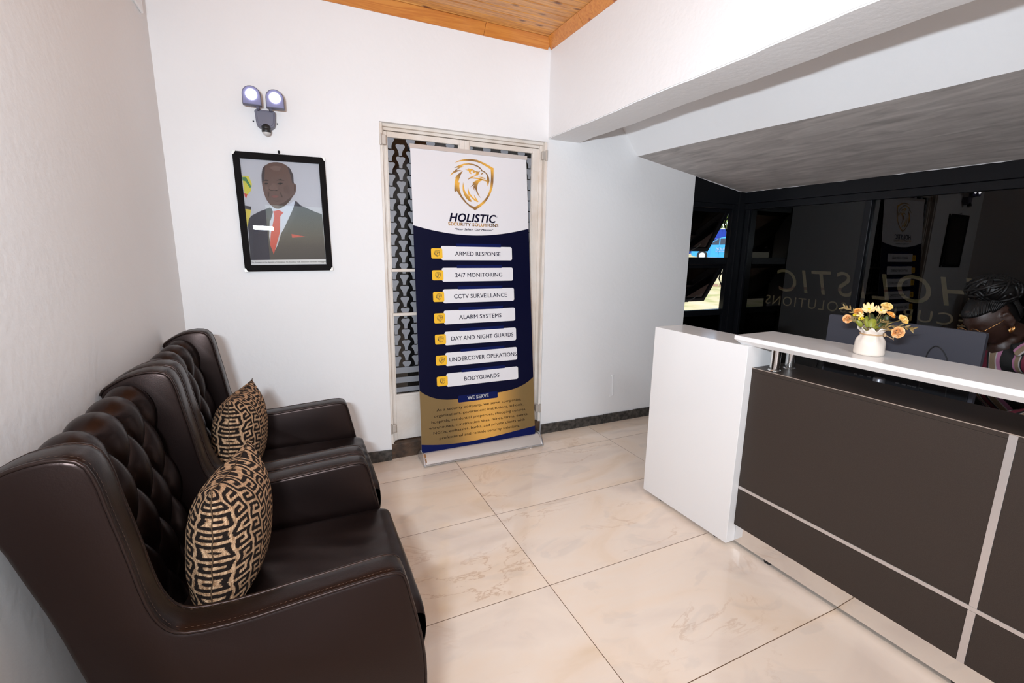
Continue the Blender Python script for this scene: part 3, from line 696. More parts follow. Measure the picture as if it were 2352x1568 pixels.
DB(MB().box(2.20,2.74,-.36,-.337,0,.735),'side_panel',M_brown)

# monitor seen from behind
mo = thing('monitor', 'large dark grey monitor seen from behind on the reception desk', 'monitor', D2W(2.37,1.02,.760), DY)
def mbx(mb,name,m,parent=mo,**k):
    mb.v=[(p[0]-2.37,p[1]-1.02,p[2]-.760) for p in mb.v]; return mb.build(name,m,parent,world=False,**k)
rp=chaikin([(.742,.822),(1.307,.822),(1.307,1.153),(.742,1.153)],0)
def rrect(x0,x1,z0,z1,r,n=5):
    P=[]
    for cx,cz,a in ((x1-r,z1-r,0),(x0+r,z1-r,PI/2),(x0+r,z0+r,PI),(x1-r,z0+r,1.5*PI)):
        for i in range(n+1): t=a+PI/2*i/n; P.append((cx+r*math.cos(t),cz+r*math.sin(t)))
    return P
mbx(MB().prism(rrect(.742,1.307,.822,1.154,.008),2.362,2.384,'x'),'shell',M_monitor,autosmooth=40)
mbx(MB().prism(rrect(.748,1.301,.828,1.148,.004),2.384,2.386,'x'),'screen',M_black_plastic)
mbx(MB().lathe([(.001,.762),(.022,.762),(.022,.901),(.020,.905),(.001,.905)],(2.330,1.045,0),24),'stand_neck',M_grey_metal,autosmooth=40)
mbx(MB().lathe([(.001,.7605),(.10,.7605),(.10,.768),(.001,.770)],(2.345,1.045,0),32),'stand_foot',M_black_plastic,autosmooth=40)
mbx(MB().box(2.330,2.362,1.03,1.06,.872,.885),'stand_hinge',M_black_plastic)
mbx(MB().box(2.352,2.3625,.755,1.295,.826,.960,.003),'shade_port_housing',M_monshade)  # box around the ports, coloured black for the shade under the countertop
for k,uu in enumerate((1.15,1.125,1.095,.985,.962,.942,.925,.903)): mbx(MB().box(2.350,2.3525,uu-.007,uu+.007,.893,.898),'port',M_port)
def cable(pts,name,label,r=.0035):
    P=[Vector(D2W(*p)) for p in pts]
    for _ in range(2): P=[Vector(q) for q in chaikin([tuple(p) for p in P],1,False)]
    return T(MB().tube(P,r,6).build(name,M_black_plastic,origin=D2W(*pts[0])),label,'cable')
cable([(2.352,1.125,.868),(2.32,1.13,.85),(2.30,1.16,.90),(2.29,1.19,.86),(2.29,1.21,.766),(2.25,1.28,.766)],'power_cable','thin black cable arching from the left ports behind the monitor')
cable([(2.352,.985,.868),(2.33,.98,.84),(2.31,.97,.83),(2.29,.93,.80),(2.27,.90,.766)],'video_cable','black cable hanging from the right ports of the monitor')
cable([(2.33,.90,.80),(2.325,.90,1.03),(2.325,.88,1.085),(2.325,.85,1.08),(2.33,.82,1.02),(2.34,.81,.80)],'headset_cable','thin black loop of cable rising behind the counter beside the vase',.002)

# ------------------------------------------------------------------ roll-up banner
M_brown_label = mat('brown_sticker', (.30,.13,.04), .4)
LOGO = [[[-122,133],[-93,149],[-54,161],[-2,167],[37,165],[81,153],[120,138],[157,121],[155,72],[152,27],[145,-10],[130,-48],[108,-86],[80,-118],[48,-144],[11,-167],[-27,-145],[-61,-117],[-86,-89],[-114,-47],[-128,-55],[-131,-44],[-129,-16],[-125,15],[-118,35],[-124,33],[-112,50],[-96,65],[-79,78],[-65,85],[-80,62],[-91,37],[-101,9],[-92,8],[-95,-14],[-93,-38],[-85,-65],[-68,-92],[-44,-120],[-18,-137],[10,-145],[44,-126],[76,-100],[102,-70],[119,-36],[129,1],[134,42],[136,79],[135,112],[102,128],[67,143],[36,151],[2,154],[-42,152],[-85,144]],[[-128,99],[-109,110],[-86,122],[-55,133],[-21,138],[14,136],[44,127],[64,113],[74,100],[69,97],[59,107],[40,120],[9,128],[-23,130],[-51,125],[-73,115],[-56,113],[-86,103],[-110,87],[-73,89],[-104,78],[-130,66],[-157,46],[-146,63],[-130,78],[-110,95],[-93,105],[-110,103]],[[-52,96],[-33,96],[-30,105],[0,102],[28,91],[48,89],[59,97],[48,80],[42,65],[22,66],[29,82],[17,89],[-1,95],[-7,89],[-12,79],[-2,68],[-15,72],[-23,80],[-25,88],[-35,92]],[[20,86],[18,81],[12,78],[7,78],[3,82],[3,88],[7,92],[13,94],[18,91]],[[-34,30],[-24,44],[-2,55],[20,64],[42,65],[15,55],[-2,48],[19,49],[50,48],[77,43],[99,35],[102,40],[106,43],[105,66],[113,61],[118,41],[120,25],[115,8],[108,-1],[106,20],[99,29],[72,34],[41,39],[15,41],[-7,41],[-20,37]],[[63,99],[74,101],[94,92],[111,77],[121,57],[123,33],[118,19],[116,41],[109,65],[96,82],[78,92],[63,93]],[[61,69],[67,81],[80,85],[77,78]],[[42,56],[68,56],[86,52],[97,43],[81,46],[59,51]],[[79,37],[58,29],[42,15],[33,-5],[30,-30],[38,-53],[48,-73],[59,-86],[39,-69],[25,-46],[19,-26],[10,-39],[15,-19],[2,-35],[8,-15],[-3,-22],[13,1],[-17,-17],[7,9],[-2,11],[19,26],[41,37],[59,44]],[[-66,14],[-64,-12],[-58,-39],[-46,-60],[-31,-77],[-35,-58],[-37,-38],[-35,-14],[-30,-37],[-22,-57],[-7,-76],[8,-89],[18,-99],[10,-83],[6,-63],[17,-79],[39,-111],[27,-111],[9,-103],[-14,-84],[-29,-65],[-25,-81],[-10,-111],[-25,-112],[-47,-94],[-63,-71],[-72,-40],[-72,-12]]]
bn = thing('roll_up_banner', 'tall roll-up banner with gold eagle logo and navy list of security services', 'banner', (1.15,2.92,0))
TL_=math.hypot(.19,2.0); tv=Vector((0,.19/TL_,2.0/TL_)); nv=Vector((0,-tv.z,tv.y)); BP0=Vector((0,2.90,.07))
def bp(a,b,o_=0): p=BP0+tv*b+nv*o_; return (a,p.y,p.z)
def bl_(b): return .6995+.0103*b
def br_(b): return 1.5654-.0119*b
def bpoly(mb,P,o_): k=len(P); return mb.add([bp(a,b,o_) for a,b in P],[tuple(range(k))])
def tri_poly(mb,P,o_):
    """fills a concave outline"""
    from mathutils.geometry import tessellate_polygon
    v=[Vector((a,b,0)) for a,b in P]; return mb.add([bp(a,b,o_) for a,b in P],[tuple(t) for t in tessellate_polygon([v])])
V=[];F=[];n=14
for j in range(n+1):
    b=-.01+2.015*j/n
    for a in (bl_(b),br_(b)): V+= [bp(a,b,0),bp(a,b,-.0012)]
for j in range(n):
    k=4*j; F+=[(k,k+2,k+6,k+4),(k+1,k+5,k+7,k+3),(k,k+4,k+5,k+1),(k+2,k+3,k+7,k+6)]
fab=MB().add(V,F).build('banner_fabric', M_bwhite, bn)
def curve(P,n=24):
    xs=[p[0] for p in P]; ys=[p[1] for p in P]; co_=np.polyfit(xs,ys,min(4,len(P)-1)); X=np.linspace(xs[0],xs[-1],n); return [(float(x),float(np.polyval(co_,x))) for x in X]
c1=curve([(.7148,1.5197),(.9143,1.4794),(1.1285,1.4650),(1.3571,1.4834),(1.5473,1.5223)])
c2=curve([(.7040,.4380),(.7393,.4036),(.8217,.3674),(.9522,.3513),(1.1,.349),(1.2724,.3587),(1.4214,.3753),(1.491,.3998),(1.5602,.4420)])
c3=curve([(.7002,.0657),(.9392,.0355),(1.2163,.039),(1.5646,.0689)])
tri_poly(MB(),c1+c2[::-1],.0004).build('navy_field', M_navy, fab)
tri_poly(MB(),c2+c3[::-1],.0004).build('gold_field', M_gold, fab)
tri_poly(MB(),c3+[(1.5653,0.0),(.6995,0.0)],.0004).build('navy_hem', M_navy2, fab)
def rr(a0,a1,b0,b1,r,n=4):
    P=[]
    for cx,cz,t0 in ((a1-r,b1-r,0),(a0+r,b1-r,PI/2),(a0+r,b0+r,PI),(a1-r,b0+r,1.5*PI)):
        for i in range(n+1): t=t0+PI/2*i/n; P.append((cx+r*math.cos(t),cz+r*math.sin(t)))
    return P
items=[('ARMED RESPONSE',.9896,1.3217),('24/7 MONITORING',.9842,1.3292),('CCTV SURVEILLANCE',.9702,1.3617),('ALARM SYSTEMS',1.0005,1.3144),('DAY AND NIGHT GUARDS',.9388,1.4042),('UNDERCOVER OPERATIONS',.9198,1.4272),('BODYGUARDS',1.0212,1.2855)]
for k,(txt,a0,a1) in enumerate(items):
    cz=1.3445-.1427*k; hi=1.4105+.0042*k
    bpoly(MB(),rr(.8925,hi,cz-.0465,cz+.0465,.013),.0008).build('service_label', M_bwhite, fab)
    bpoly(MB(),[(.997+.001*k,cz+.044),(1.3265+.001*k,cz+.044),(1.3265+.001*k,cz+.064),(.997+.001*k,cz+.064)],.0012).build('label_bar', M_navy2, fab)
    bpoly(MB(),rr(.825,.9015,cz-.036,cz+.0305,.010),.0013).build('logo_tag', M_gold_tag, fab)
    m=MB(); put_text(m,txt,a0,cz-.0165,a1,cz-.0165,.0272,lambda a,b:bp(a,b,.0014),bold=.011); m.build('lettering', M_navytext, fab)
    m=MB()
    for P in LOGO: tri_poly(m,[(.864+x*.000132,cz-.003+y*.000132) for x,y in P],.0018)
    m.build('small_logo', M_navytext, fab)
m=MB()
for P in LOGO: tri_poly(m,[(1.13175+x*.001,1.79985+y*.001) for x,y in P],.0008)
m.build('eagle_logo', M_gold_logo, fab)
m=MB(); put_text(m,'HOLISTIC',.961,1.5545,1.2963,1.5545,.0520,lambda a,b:bp(a,b,.0008),bold=.035,shear=.25); m.build('lettering', M_navytext, fab)
m=MB(); put_text(m,'®',1.299,1.590,1.306,1.590,.008,lambda a,b:bp(a,b,.0008)); m.build('registered_mark', M_navytext, fab)
m=MB(); put_text(m,'SECURITY SOLUTIONS',.9506,1.5265,1.3105,1.5265,.0205,lambda a,b:bp(a,b,.0008),bold=.035); m.build('lettering', M_gold_logo, fab)
m=MB(); put_text(m,'\u201cYour Safety, Our Mission\u201d',.9957,1.4975,1.2713,1.4975,.0125,lambda a,b:bp(a,b,.0008),bold=.03,shear=.25); m.build('lettering', M_navytext, fab)
bpoly(MB(),rr(.9700,1.2685,.3215,.3700,.009),.0012).build('heading_label', M_navy2, fab)
m=MB(); put_text(m,'WE SERVE',1.0391,.3355,1.1972,.3355,.0235,lambda a,b:bp(a,b,.0016),bold=.035); m.build('lettering', M_wtext, fab)
para=[('As a security company, we serve companies,',.8144,1.4552,.2798),('organizations, government institutions, schools,',.7949,1.4725,.2400),('hospitals, residential properties, shopping centres,',.7752,1.4931,.2001),('warehouses, construction sites, mines, farms, events,',.7566,1.5103,.1604),('NGOs, embassies, banks, and private clients with',.7853,1.4803,.1225),('professional and reliable security solutions.',.8264,1.4370,.0810)]
m=MB()
for t_,a0,a1,b in para: put_text(m,t_,a0,b,a1,b,.0180,lambda a,b_:bp(a,b_,.0009),bold=.004)
m.build('lettering', M_brntext, fab)
MB().hexa([bp(.716,1.998,.006),bp(1.546,1.998,.006),bp(1.546,1.998,-.008),bp(.716,1.998,-.008),bp(.716,2.024,.006),bp(1.546,2.024,.006),bp(1.546,2.024,-.008),bp(.716,2.024,-.008)]).build('top_rail', M_al, bn)
MB().tube([(1.13,3.0,.05),bp(1.13,1.2,-.03),bp(1.13,2.01,-.012)],.008,8).build('support_pole', M_al2, bn)
prof=[(2.836,.010),(2.840,.020),(2.862,.050),(2.885,.072),(2.898,.076),(2.905,.076),(2.930,.074),(2.965,.055),(2.990,.030),(3.000,.010)]
MB().prism(prof,.709,1.590,'x').build('base_housing', M_al, bn, autosmooth=40)
MB().box(.700,1.600,2.828,2.842,.008,.017,.003).build('front_lip', M_al2, bn)
pc=[(2.826,.006),(2.832,.022),(2.856,.056),(2.882,.082),(2.905,.086),(2.940,.082),(2.975,.058),(3.004,.028),(3.008,.006)]
for x0,x1 in ((.6975,.7095),(1.5895,1.6015)):
    e=MB().prism(pc,x0,x1,'x').build('end_cap', M_al2, bn); bevel_mod(e,.002,2)
for zz in ((2.843,.026,2.858,.049),(2.861,.053,2.878,.073)):
    MB().add([(.7100,zz[0],zz[1]+.003),(.7190,zz[0],zz[1]+.003),(.7190,zz[2],zz[3]+.003),(.7100,zz[2],zz[3]+.003)],[(0,1,2,3)]).build('maker_sticker', M_brown_label, bn)
for x in (.80,1.50): MB().lathe([(.001,0),(.012,0),(.012,.005),(.008,.010),(.001,.010)],(x,2.845,0),14).build('foot', M_al2, bn)

# ------------------------------------------------------------------ framed portrait photograph
PORT = {"flagy":[[-0.196,0.197],[-0.165,0.196],[-0.153,0.157],[-0.162,0.119],[-0.188,0.088],[-0.195,0.117]],"flagg":[[-0.197,0.19],[-0.179,0.191],[-0.157,0.142],[-0.164,0.134],[-0.184,0.169],[-0.197,0.172]],"flagr":[[-0.196,0.106],[-0.18,0.1],[-0.189,0.077],[-0.194,0.088]],"flag2":[[-0.199,0.021],[-0.17,0.02],[-0.182,-0.03],[-0.199,-0.076],[-0.201,-0.068]],"flagk":[[-0.198,0.04],[-0.168,0.035],[-0.17,0.018],[-0.198,0.021]],"head":[[-0.102,0.204],[-0.094,0.241],[-0.068,0.269],[-0.026,0.282],[0.015,0.276],[0.045,0.253],[0.059,0.217],[0.058,0.171],[0.062,0.172],[0.07,0.165],[0.07,0.142],[0.061,0.114],[0.052,0.106],[0.029,0.071],[-0.002,0.042],[-0.039,0.023],[-0.069,0.043],[-0.09,0.075],[-0.1,0.116],[-0.104,0.16]],"shirt":[[-0.074,0.035],[-0.068,0.05],[-0.039,0.025],[0.013,0.047],[0.058,0.08],[0.057,0.057],[-0.044,-0.14],[-0.095,-0.141]],"suit":[[-0.194,-0.068],[-0.187,-0.034],[-0.173,-0.015],[-0.13,0.01],[-0.073,0.035],[-0.094,-0.126],[-0.09,-0.18],[-0.078,-0.215],[-0.053,-0.172],[-0.026,-0.093],[0.016,-0.014],[0.062,0.076],[0.085,0.051],[0.157,0.019],[0.196,0.005],[0.198,-0.257],[-0.199,-0.259]],"tie":[[-0.061,0.013],[-0.032,0.022],[-0.008,0.008],[-0.027,-0.012],[-0.036,-0.101],[-0.079,-0.227],[-0.093,-0.172],[-0.084,-0.11],[-0.057,-0.014]],"square":[[0.022,-0.111],[0.096,-0.125],[0.025,-0.132]],"caption":[[-0.199,-0.259],[0.198,-0.256],[0.198,-0.284],[-0.197,-0.288]],"eye1":[[-0.094,0.161],[-0.083,0.167],[-0.071,0.164],[-0.081,0.157]],"eye2":[[-0.028,0.165],[-0.013,0.172],[0.004,0.169],[-0.011,0.16]],"brow1":[[-0.097,0.177],[-0.082,0.184],[-0.067,0.179],[-0.082,0.176]],"brow2":[[-0.03,0.182],[-0.009,0.191],[0.012,0.183],[-0.009,0.183]],"nose":[[-0.052,0.164],[-0.038,0.165],[-0.023,0.143],[-0.029,0.132],[-0.048,0.127],[-0.067,0.131],[-0.07,0.14]],"mouth":[[-0.063,0.096],[-0.043,0.101],[-0.026,0.099],[-0.037,0.088],[-0.055,0.089]],"hairl":[[-0.102,0.204],[-0.094,0.241],[-0.079,0.261],[-0.087,0.205],[-0.093,0.176],[-0.103,0.16]],"hairr":[[0.032,0.263],[0.045,0.253],[0.059,0.217],[0.058,0.171],[0.05,0.171],[0.046,0.208]]}
pf = bpy.data.objects.new('framed_portrait', None); COL.objects.link(pf); pf.location=(-.022,3.030,1.619); pf.rotation_euler=(0,-.012,0); pf.empty_display_size=.05
WM[pf.name]=Matrix.Identity(4)
T(pf,'black framed photograph of a man in dark suit and red tie on white wall','picture')
def fb(mb,name,m,**k): return mb.build(name,m,pf,world=False,**k)
for P in ([(-.232,-.322),(.232,-.322),(.1985,-.286),(-.1985,-.286)],[(.232,-.322),(.232,.322),(.1985,.286),(.1985,-.286)],[(.232,.322),(-.232,.322),(-.1985,.286),(.1985,.286)],[(-.232,.322),(-.232,-.322),(-.1985,-.286),(-.1985,.286)]):
    o=fb(MB().prism(P,-.004,.016,'y'),'frame_rail',M_frame); bevel_mod(o,.0025,2)
fb(MB().box(-.228,.228,.011,.0168,-.318,.318),'backing_board',M_black_plastic)
ph=fb(MB().box(-.1995,.1995,.008,.0105,-.287,.287),'photograph',mat('photo_pale_grey_ground',(.50,.50,.54),.6,spec=.1))
pm={'flagy':(.62,.55,.06),'flagg':(.07,.22,.08),'flagr':(.6,.06,.04),'flag2':(.66,.52,.06),'flagk':(.03,.03,.04),'suit':(.024,.024,.040),'shirt':(.58,.62,.70),'head':(.125,.073,.060),'hairl':(.05,.04,.045),'hairr':(.05,.04,.045),'tie':(.55,.05,.045),'square':(.50,.04,.04),'caption':(.70,.68,.67),'brow1':(.02,.012,.01),'brow2':(.02,.012,.01),'eye1':(.01,.008,.008),'eye2':(.01,.008,.008),'nose':(.155,.093,.078),'mouth':(.20,.07,.06)}
from mathutils.geometry import tessellate_polygon
for k,(nm,c) in enumerate(pm.items()):
    P=PORT[nm]; P=[(max(-.1985,min(.1985,x)),max(-.286,min(.286,z))) for x,z in P]; y=.0078-.00012*k
    if nm in('head','shirt'): P=chaikin(P,1)
    MB().add([(x,y,z) for x,z in P],[tuple(t) for t in tessellate_polygon([[Vector((x,z,0)) for x,z in P]])]).build('print_area', mat('photo_'+nm,c,.6,spec=.1), ph, world=False)
for P,c in (([(-.070,.135),(-.060,.129),(-.046,.131),(-.046,.127),(-.062,.124),(-.072,.130)],(.03,.017,.014)),([(-.044,.131),(-.032,.130),(-.026,.135),(-.026,.130),(-.034,.125),(-.044,.127)],(.03,.017,.014)),([(-.06,.25),(-.03,.262),(.0,.255),(-.01,.235),(-.04,.235)],(.17,.11,.095)),([(-.09,.15),(-.075,.145),(-.075,.12),(-.088,.128)],(.155,.093,.078)),([(-.075,.118),(-.072,.118),(-.074,.096),(-.080,.085)],(.05,.027,.021)),([(-.018,.118),(-.013,.118),(-.004,.092),(-.012,.092)],(.05,.027,.021)),([(.0,.15),(.03,.16),(.035,.11),(.005,.12)],(.105,.06,.05)),([(-.079,-.040),(-.062,.010),(-.070,.034),(-.098,-.02)],(.045,.045,.065)),([(.058,.075),(.040,.02),(-.02,-.10),(-.035,-.14),(.0,-.09),(.055,.0),(.05,.02),(.075,.03)],(.045,.045,.065)),([(-.060,.075),(-.038,.071),(-.02,.075),(-.035,.066)],(.07,.035,.03)),([(.058,.165),(.066,.158),(.062,.13),(.055,.128)],(.07,.035,.03)),([(-.03,.03),(0,.045),(.03,.075),(.05,.11),(.03,.09),(.0,.065),(-.03,.05)],(.06,.032,.026))):
    MB().add([(x,.0052,z) for x,z in P],[tuple(t) for t in tessellate_polygon([[Vector((x,z,0)) for x,z in P]])]).build('print_area', mat('photo_detail',c,.6,spec=.1), ph, world=False)
m=MB(); put_text(m,'The President of the Republic of Zimbabwe, His Excellency Cde. Emmerson Dambudzo Mnangagwa',-.1975,-.2745,.1975,-.2735,.0072,lambda a,b:(a,.0050,b),shear=.2,bold=.01)
m.build('caption_lettering', M_black_plastic, ph, world=False)
fb(MB().box(-.1990,.1990,.0020,.0035,-.2865,.2865),'glass_pane',M_clear)
for sx in (-1,1):
    for sz in (-1,1):
        fb(MB().add([(sx*.2335,-.006,sz*.3235),(sx*.214,-.006,sz*.3235),(sx*.222,-.006,sz*.3140),(sx*.2260,-.006,sz*.305),(sx*.2335,-.006,sz*.303),
              (sx*.2335,.0,sz*.3235),(sx*.214,.0,sz*.3235),(sx*.222,.0,sz*.3140),(sx*.2260,.0,sz*.305),(sx*.2335,.0,sz*.303)],[(0,1,2,3,4),(9,8,7,6,5),(0,5,6,1),(1,6,7,2),(2,7,8,3),(3,8,9,4),(4,9,5,0)]),'corner_guard',M_silver)
fb(MB().tube([(-.004,.010,.330),(-.004,-.004,.334)],.005,8).ball((-.004,-.005,.335),.006,8,6),'hanging_hook',M_black_metal)

# ------------------------------------------------------------------ twin floodlight with motion sensor
tl = thing('twin_floodlight', 'grey twin LED floodlight with motion sensor, lit, high on the white wall', 'lamp', (-.082,3.03,2.14))
def arch(cx,z0,w,h): 
    P=[(cx-w/2,z0),(cx+w/2,z0)]
    for i in range(11): t=PI*i/10; P.append((cx+w/2*math.cos(t),z0+h-w/2+w/2*math.sin(t)))
    return P
for cx,z0 in ((-.137,2.158),(-.028,2.155)):
    h=MB().prism(arch(cx,z0,.088,.094),2.935,2.970,'y').build('lamp_head',M_lampbody,tl,autosmooth=40); bevel_mod(h,.003,2)
    MB().prism(arch(cx,z0+.004,.080,.086),2.931,2.9355,'y').build('reflector',M_lampface,h,autosmooth=40)
    k=MB().lathe([(.001,0),(.0255,0),(.0255,.002),(.001,.002)],seg=28); k.xf(Matrix.Translation((cx,2.9305,z0+.050))@Matrix.Rotation(PI/2,4,'X')); k.build('led_lens',M_led,h)
    MB().tube([(cx*.55-.037,3.0,2.150),(cx*.55-.037,2.965,2.156),(cx*.55-.037,2.955,2.166)],.009,10).build('swivel_arm',M_lampbody,h,smooth=True)
B_=[(-.126,2.152),(-.038,2.152),(-.032,2.145),(-.036,2.090),(-.040,2.074),(-.066,2.058),(-.098,2.058),(-.124,2.074),(-.128,2.090),(-.132,2.145)]
o=MB().prism(B_,2.985,YF,'y').build('housing',M_lampbody,tl); bevel_mod(o,.004,2)
o=MB().prism([((x+.082)*.80-.082,(z-2.105)*.82+2.105) for x,z in B_],2.9815,2.986,'y').build('front_cover',M_lampbody,tl); bevel_mod(o,.0015,2)
MB().ball((-.082,2.985,2.062),.023,18,10,(1,.8,.9)).build('sensor_collar',M_black_plastic,tl,smooth=True)
MB().lathe([(.021,.0),(.0225,.004),(.0225,.018),(.021,.020)],(-.082,2.985,2.038),24).build('sensor_ring',M_black_plastic,tl,smooth=True)
MB().ball((-.082,2.985,2.040),.0205,18,10,(1,1,.85)).build('sensor_dome',M_dome,tl,smooth=True)
for x in (-.143,-.026): MB().ball((x,YF-.003,2.102),.004,8,5).build('screw',M_black_metal,tl)

# ------------------------------------------------------------------ wingback armchairs
def smoothstep(a,b,x): t=max(0,min(1,(x-a)/(b-a))); return t*t*(3-2*t)
PROF=[(-.557,1.000),(-.515,1.030),(-.470,1.050),(-.415,1.056),(-.378,1.042),(-.362,1.000),(-.352,.930),(-.336,.840),(-.321,.730),(-.306,.676),(-.286,.643),(-.255,.627),(-.16,.621),(-.04,.629),(.086,.636),(.165,.640),(.200,.630),(.212,.590),(.221,.540),(.232,.490),(.246,.411),(.253,.328),(.251,.230),(.240,.120),(-.33,.120),(-.385,.35),(-.437,.583),(-.465,.72),(-.494,.822),(-.515,.901),(-.545,.965)]
def resample(P, d):
    out=[]; n=len(P)
    for i in range(n):
        a=Vector(P[i]); b=Vector(P[(i+1)%n]); k=max(1,int((b-a).length/d))
        for j in range(k): out.append(tuple(a+(b-a)*j/k))
    return out
def make_armchair():
    c = thing('wingback_armchair','near dark brown tufted leather wing armchair with piped arms, against the left wall','armchair',(-.15,1.425,0), group='wingback armchairs along the left wall')
    prof = chaikin(PROF,1)
    for k,(ya,yb) in enumerate(((1.05,1.135),(1.715,1.80))):
        # side: puffed panel with rounded edge, rings across the thickness
        P=[Vector((p[0],0,p[1])) for p in prof]; n=len(P); cen=Vector((-.1,0,.5))
        nr=[]
        for i in range(n):
            t=(P[(i+1)%n]-P[i-1]).normalized(); nr.append(Vector((-t.z,0,t.x)))
        sgn = 1 if nr[3].z>0 else -1
        V=[];F=[]; rows=[(0,-.012),(.003,-.004),(.010,0),(.030,.002),(.055,.002),(.075,0),(.082,-.004),(.085,-.012)]
        for (dy_,off) in rows:
            for i in range(n):
                q=P[i]+nr[i]*sgn*off; V.append((q.x,ya+dy_,q.z))
        for j in range(len(rows)-1):
            for i in range(n): F.append((j*n+i,j*n+(i+1)%n,(j+1)*n+(i+1)%n,(j+1)*n+i))
        F.append(tuple(range(n))); F.append(tuple(len(V)-1-i for i in range(n)))
        s=MB().add(V,F).build('side_panel',M_leather,c,autosmooth=55)
        top=[q for q in prof if q[1]>.13]
        # start piping at rear top, go round the front
        i0=min(range(n),key=lambda i:(prof[i][0]+.557)**2+(prof[i][1]-1.0)**2); run=[prof[(i0+i)%n] for i in range(n)]
        run=[q for q in run[:int(n*.78)] ]
        for yy in (ya+.004,yb-.004):
            pts=[]
            for q in run:
                i=prof.index(q); p=P[i]-nr[i]*sgn*.003; pts.append((p.x,yy,p.z))
            MB().tube(pts,.0042,6).build('piping',M_piping,s,smooth=True)
        # stitches just inside the piping on top of the arm
        m=MB()
        fine=resample(run,.009)
        for yy in (ya+.014,yb-.014):
            last=None
            for q in fine:
                if q[1]<.45 or q[0]<-.5: continue
                if last and math.hypot(q[0]-last[0],q[1]-last[1])<.0085: continue
                last=q; j=min(range(n),key=lambda i:(prof[i][0]-q[0])**2+(prof[i][1]-q[1])**2); nn=nr[j]*sgn; t=Vector((nn.z,0,-nn.x))
                p=Vector((q[0],yy,q[1]))+nn*.0016; m.add([tuple(p-t*.0026+Vector((0,-.0007,0))),tuple(p+t*.0026+Vector((0,-.0007,0))),tuple(p+t*.0026+Vector((0,.0007,0))),tuple(p-t*.0026+Vector((0,.0007,0)))],[(0,1,2,3)])
        m.build('stitching',M_stitch,s,kind='stuff')
    # seat cushion with soft puff and shallow wrinkles
    ny,nx=40,46; V=[];F=[]
    x0,x1,y0,y1,zt,zb=-.40,.272,1.136,1.714,.452,.300
    def SZ(u,v): # u,v 0..1
        e=min(1,(min(v,1-v)/.07))**.5; f=min(1,(1-u)/.06)**.5
        z=zt-.022*(1-e)-.020*(1-f)+.010*math.sin(PI*v)*math.sin(PI*min(1,u+.1))
        x=x0+(x1-x0)*u; y=y0+(y1-y0)*v
        z+=.0016*math.sin(38*(y+.35*x)+2*math.sin(9*x))*math.sin(PI*v)*smoothstep(.2,.5,u)*(1-smoothstep(.85,.98,u))+.001*math.sin(71*y+13*x+1.7*math.sin(14*x))*math.sin(PI*v)
        return (x,y,z)
    for i in range(nx+1):
        u=i/nx
        for j in range(ny+1): V.append(SZ(1-(1-u)**1.25,j/ny))
    for i in range(nx):
        for j in range(ny): a=i*(ny+1)+j; F.append((a,a+1,a+ny+2,a+ny+1))
    # front face, bulging
    k=len(V); base=nx*(ny+1); R=8
    for r in range(1,R+1):
        t=r/R
        for j in range(ny+1):
            b=V[base+j]; z=b[2]+(zb-b[2])*t; x=b[0]+.018*math.sin(PI*t)*(.3+.7*math.sin(PI*j/ny))-.01*t; V.append((x,b[1],z))
    for r in range(R):
        for j in range(ny):
            a=(base+j) if r==0 else k+(r-1)*(ny+1)+j; a2=a+1; b=k+r*(ny+1)+j; F.append((a,a2,b+1,b))
    st=MB().add(V,F).build('seat_cushion',M_leather,c,smooth=True)
    MB().tube([(x1-.012,y0+.004,zb),(x1-.012,y1-.004,zb)],.005,8).build('piping',M_piping,st,smooth=True)
    MB().box(-.36,.262,1.136,1.714,.122,.296,.012).build('front_rail',M_leather,c,autosmooth=40)
    # tufted backrest: height field over a rolled profile
    line=[(-.345,.40),(-.362,.50),(-.378,.60),(-.393,.70),(-.408,.80),(-.420,.88),(-.430,.94),(-.445,.985),(-.470,1.010),(-.503,1.016),(-.532,1.006),(-.550,.98),(-.552,.95),(-.535,.90)]
    ln=[Vector((p[0],0,p[1])) for p in chaikin(line,2,False)]
    cum=[0]
    for a,b in zip(ln,ln[1:]): cum.append(cum[-1]+(b-a).length)
    Ltot=cum[-1]
    def at(s):
        for i in range(len(ln)-1):
            if s<=cum[i+1]: t=(s-cum[i])/(cum[i+1]-cum[i]); p=ln[i].lerp(ln[i+1],t); d=(ln[i+1]-ln[i]).normalized(); return p,Vector((d.z,0,-d.x))
        d=(ln[-1]-ln[-2]).normalized(); return ln[-1],Vector((d.z,0,-d.x))
    def s_of_z(z):
        for i in range(len(ln)-1):
            if ln[i+1].z>=z: return cum[i]
        return Ltot
    s1=s_of_z(.972); h=.128; wd=.136; yc=1.425-.068; NS,NY=150,130
    V=[];F=[]; ys0,ys1=1.128,1.722
    def height(y,s):
        a=(y-yc)/wd; q=(s-s1)/(2*h)
        if s<=s1 and s>=s1-4*h:
            A=a+q; B_=a-q
            return .043*(abs(math.sin(PI*A))*abs(math.sin(PI*B_)))**.40
        if s>s1: return .043*abs(math.sin(PI*a))**.55*(1-.75*smoothstep(s1+.03,s1+.17,s))
        return .043*abs(math.sin(PI*a))**.6*(1-smoothstep(s1-4*h-.02,s1-4*h-.09,s) if False else 1)
    for i in range(NS+1):
        s=Ltot*i/NS; p,nn=at(s)
        for j in range(NY+1):
            y=ys0+(ys1-ys0)*j/NY; ee=min(1,min(y-ys0,ys1-y)/.03); d=height(y,s)*(.35+.65*ee)
            # button pits
            for r in range(0,5):
                sr=s1-r*h
                if abs(s-sr)<.05:
                    yy=(y-yc)/wd-(.5 if r%2 else 0); dd=abs(yy-round(yy))*wd; d-=.014*math.exp(-(dd*dd+(s-sr)**2)/.00022)
            q=p+nn*(d-.026); V.append((q.x,y,q.z))
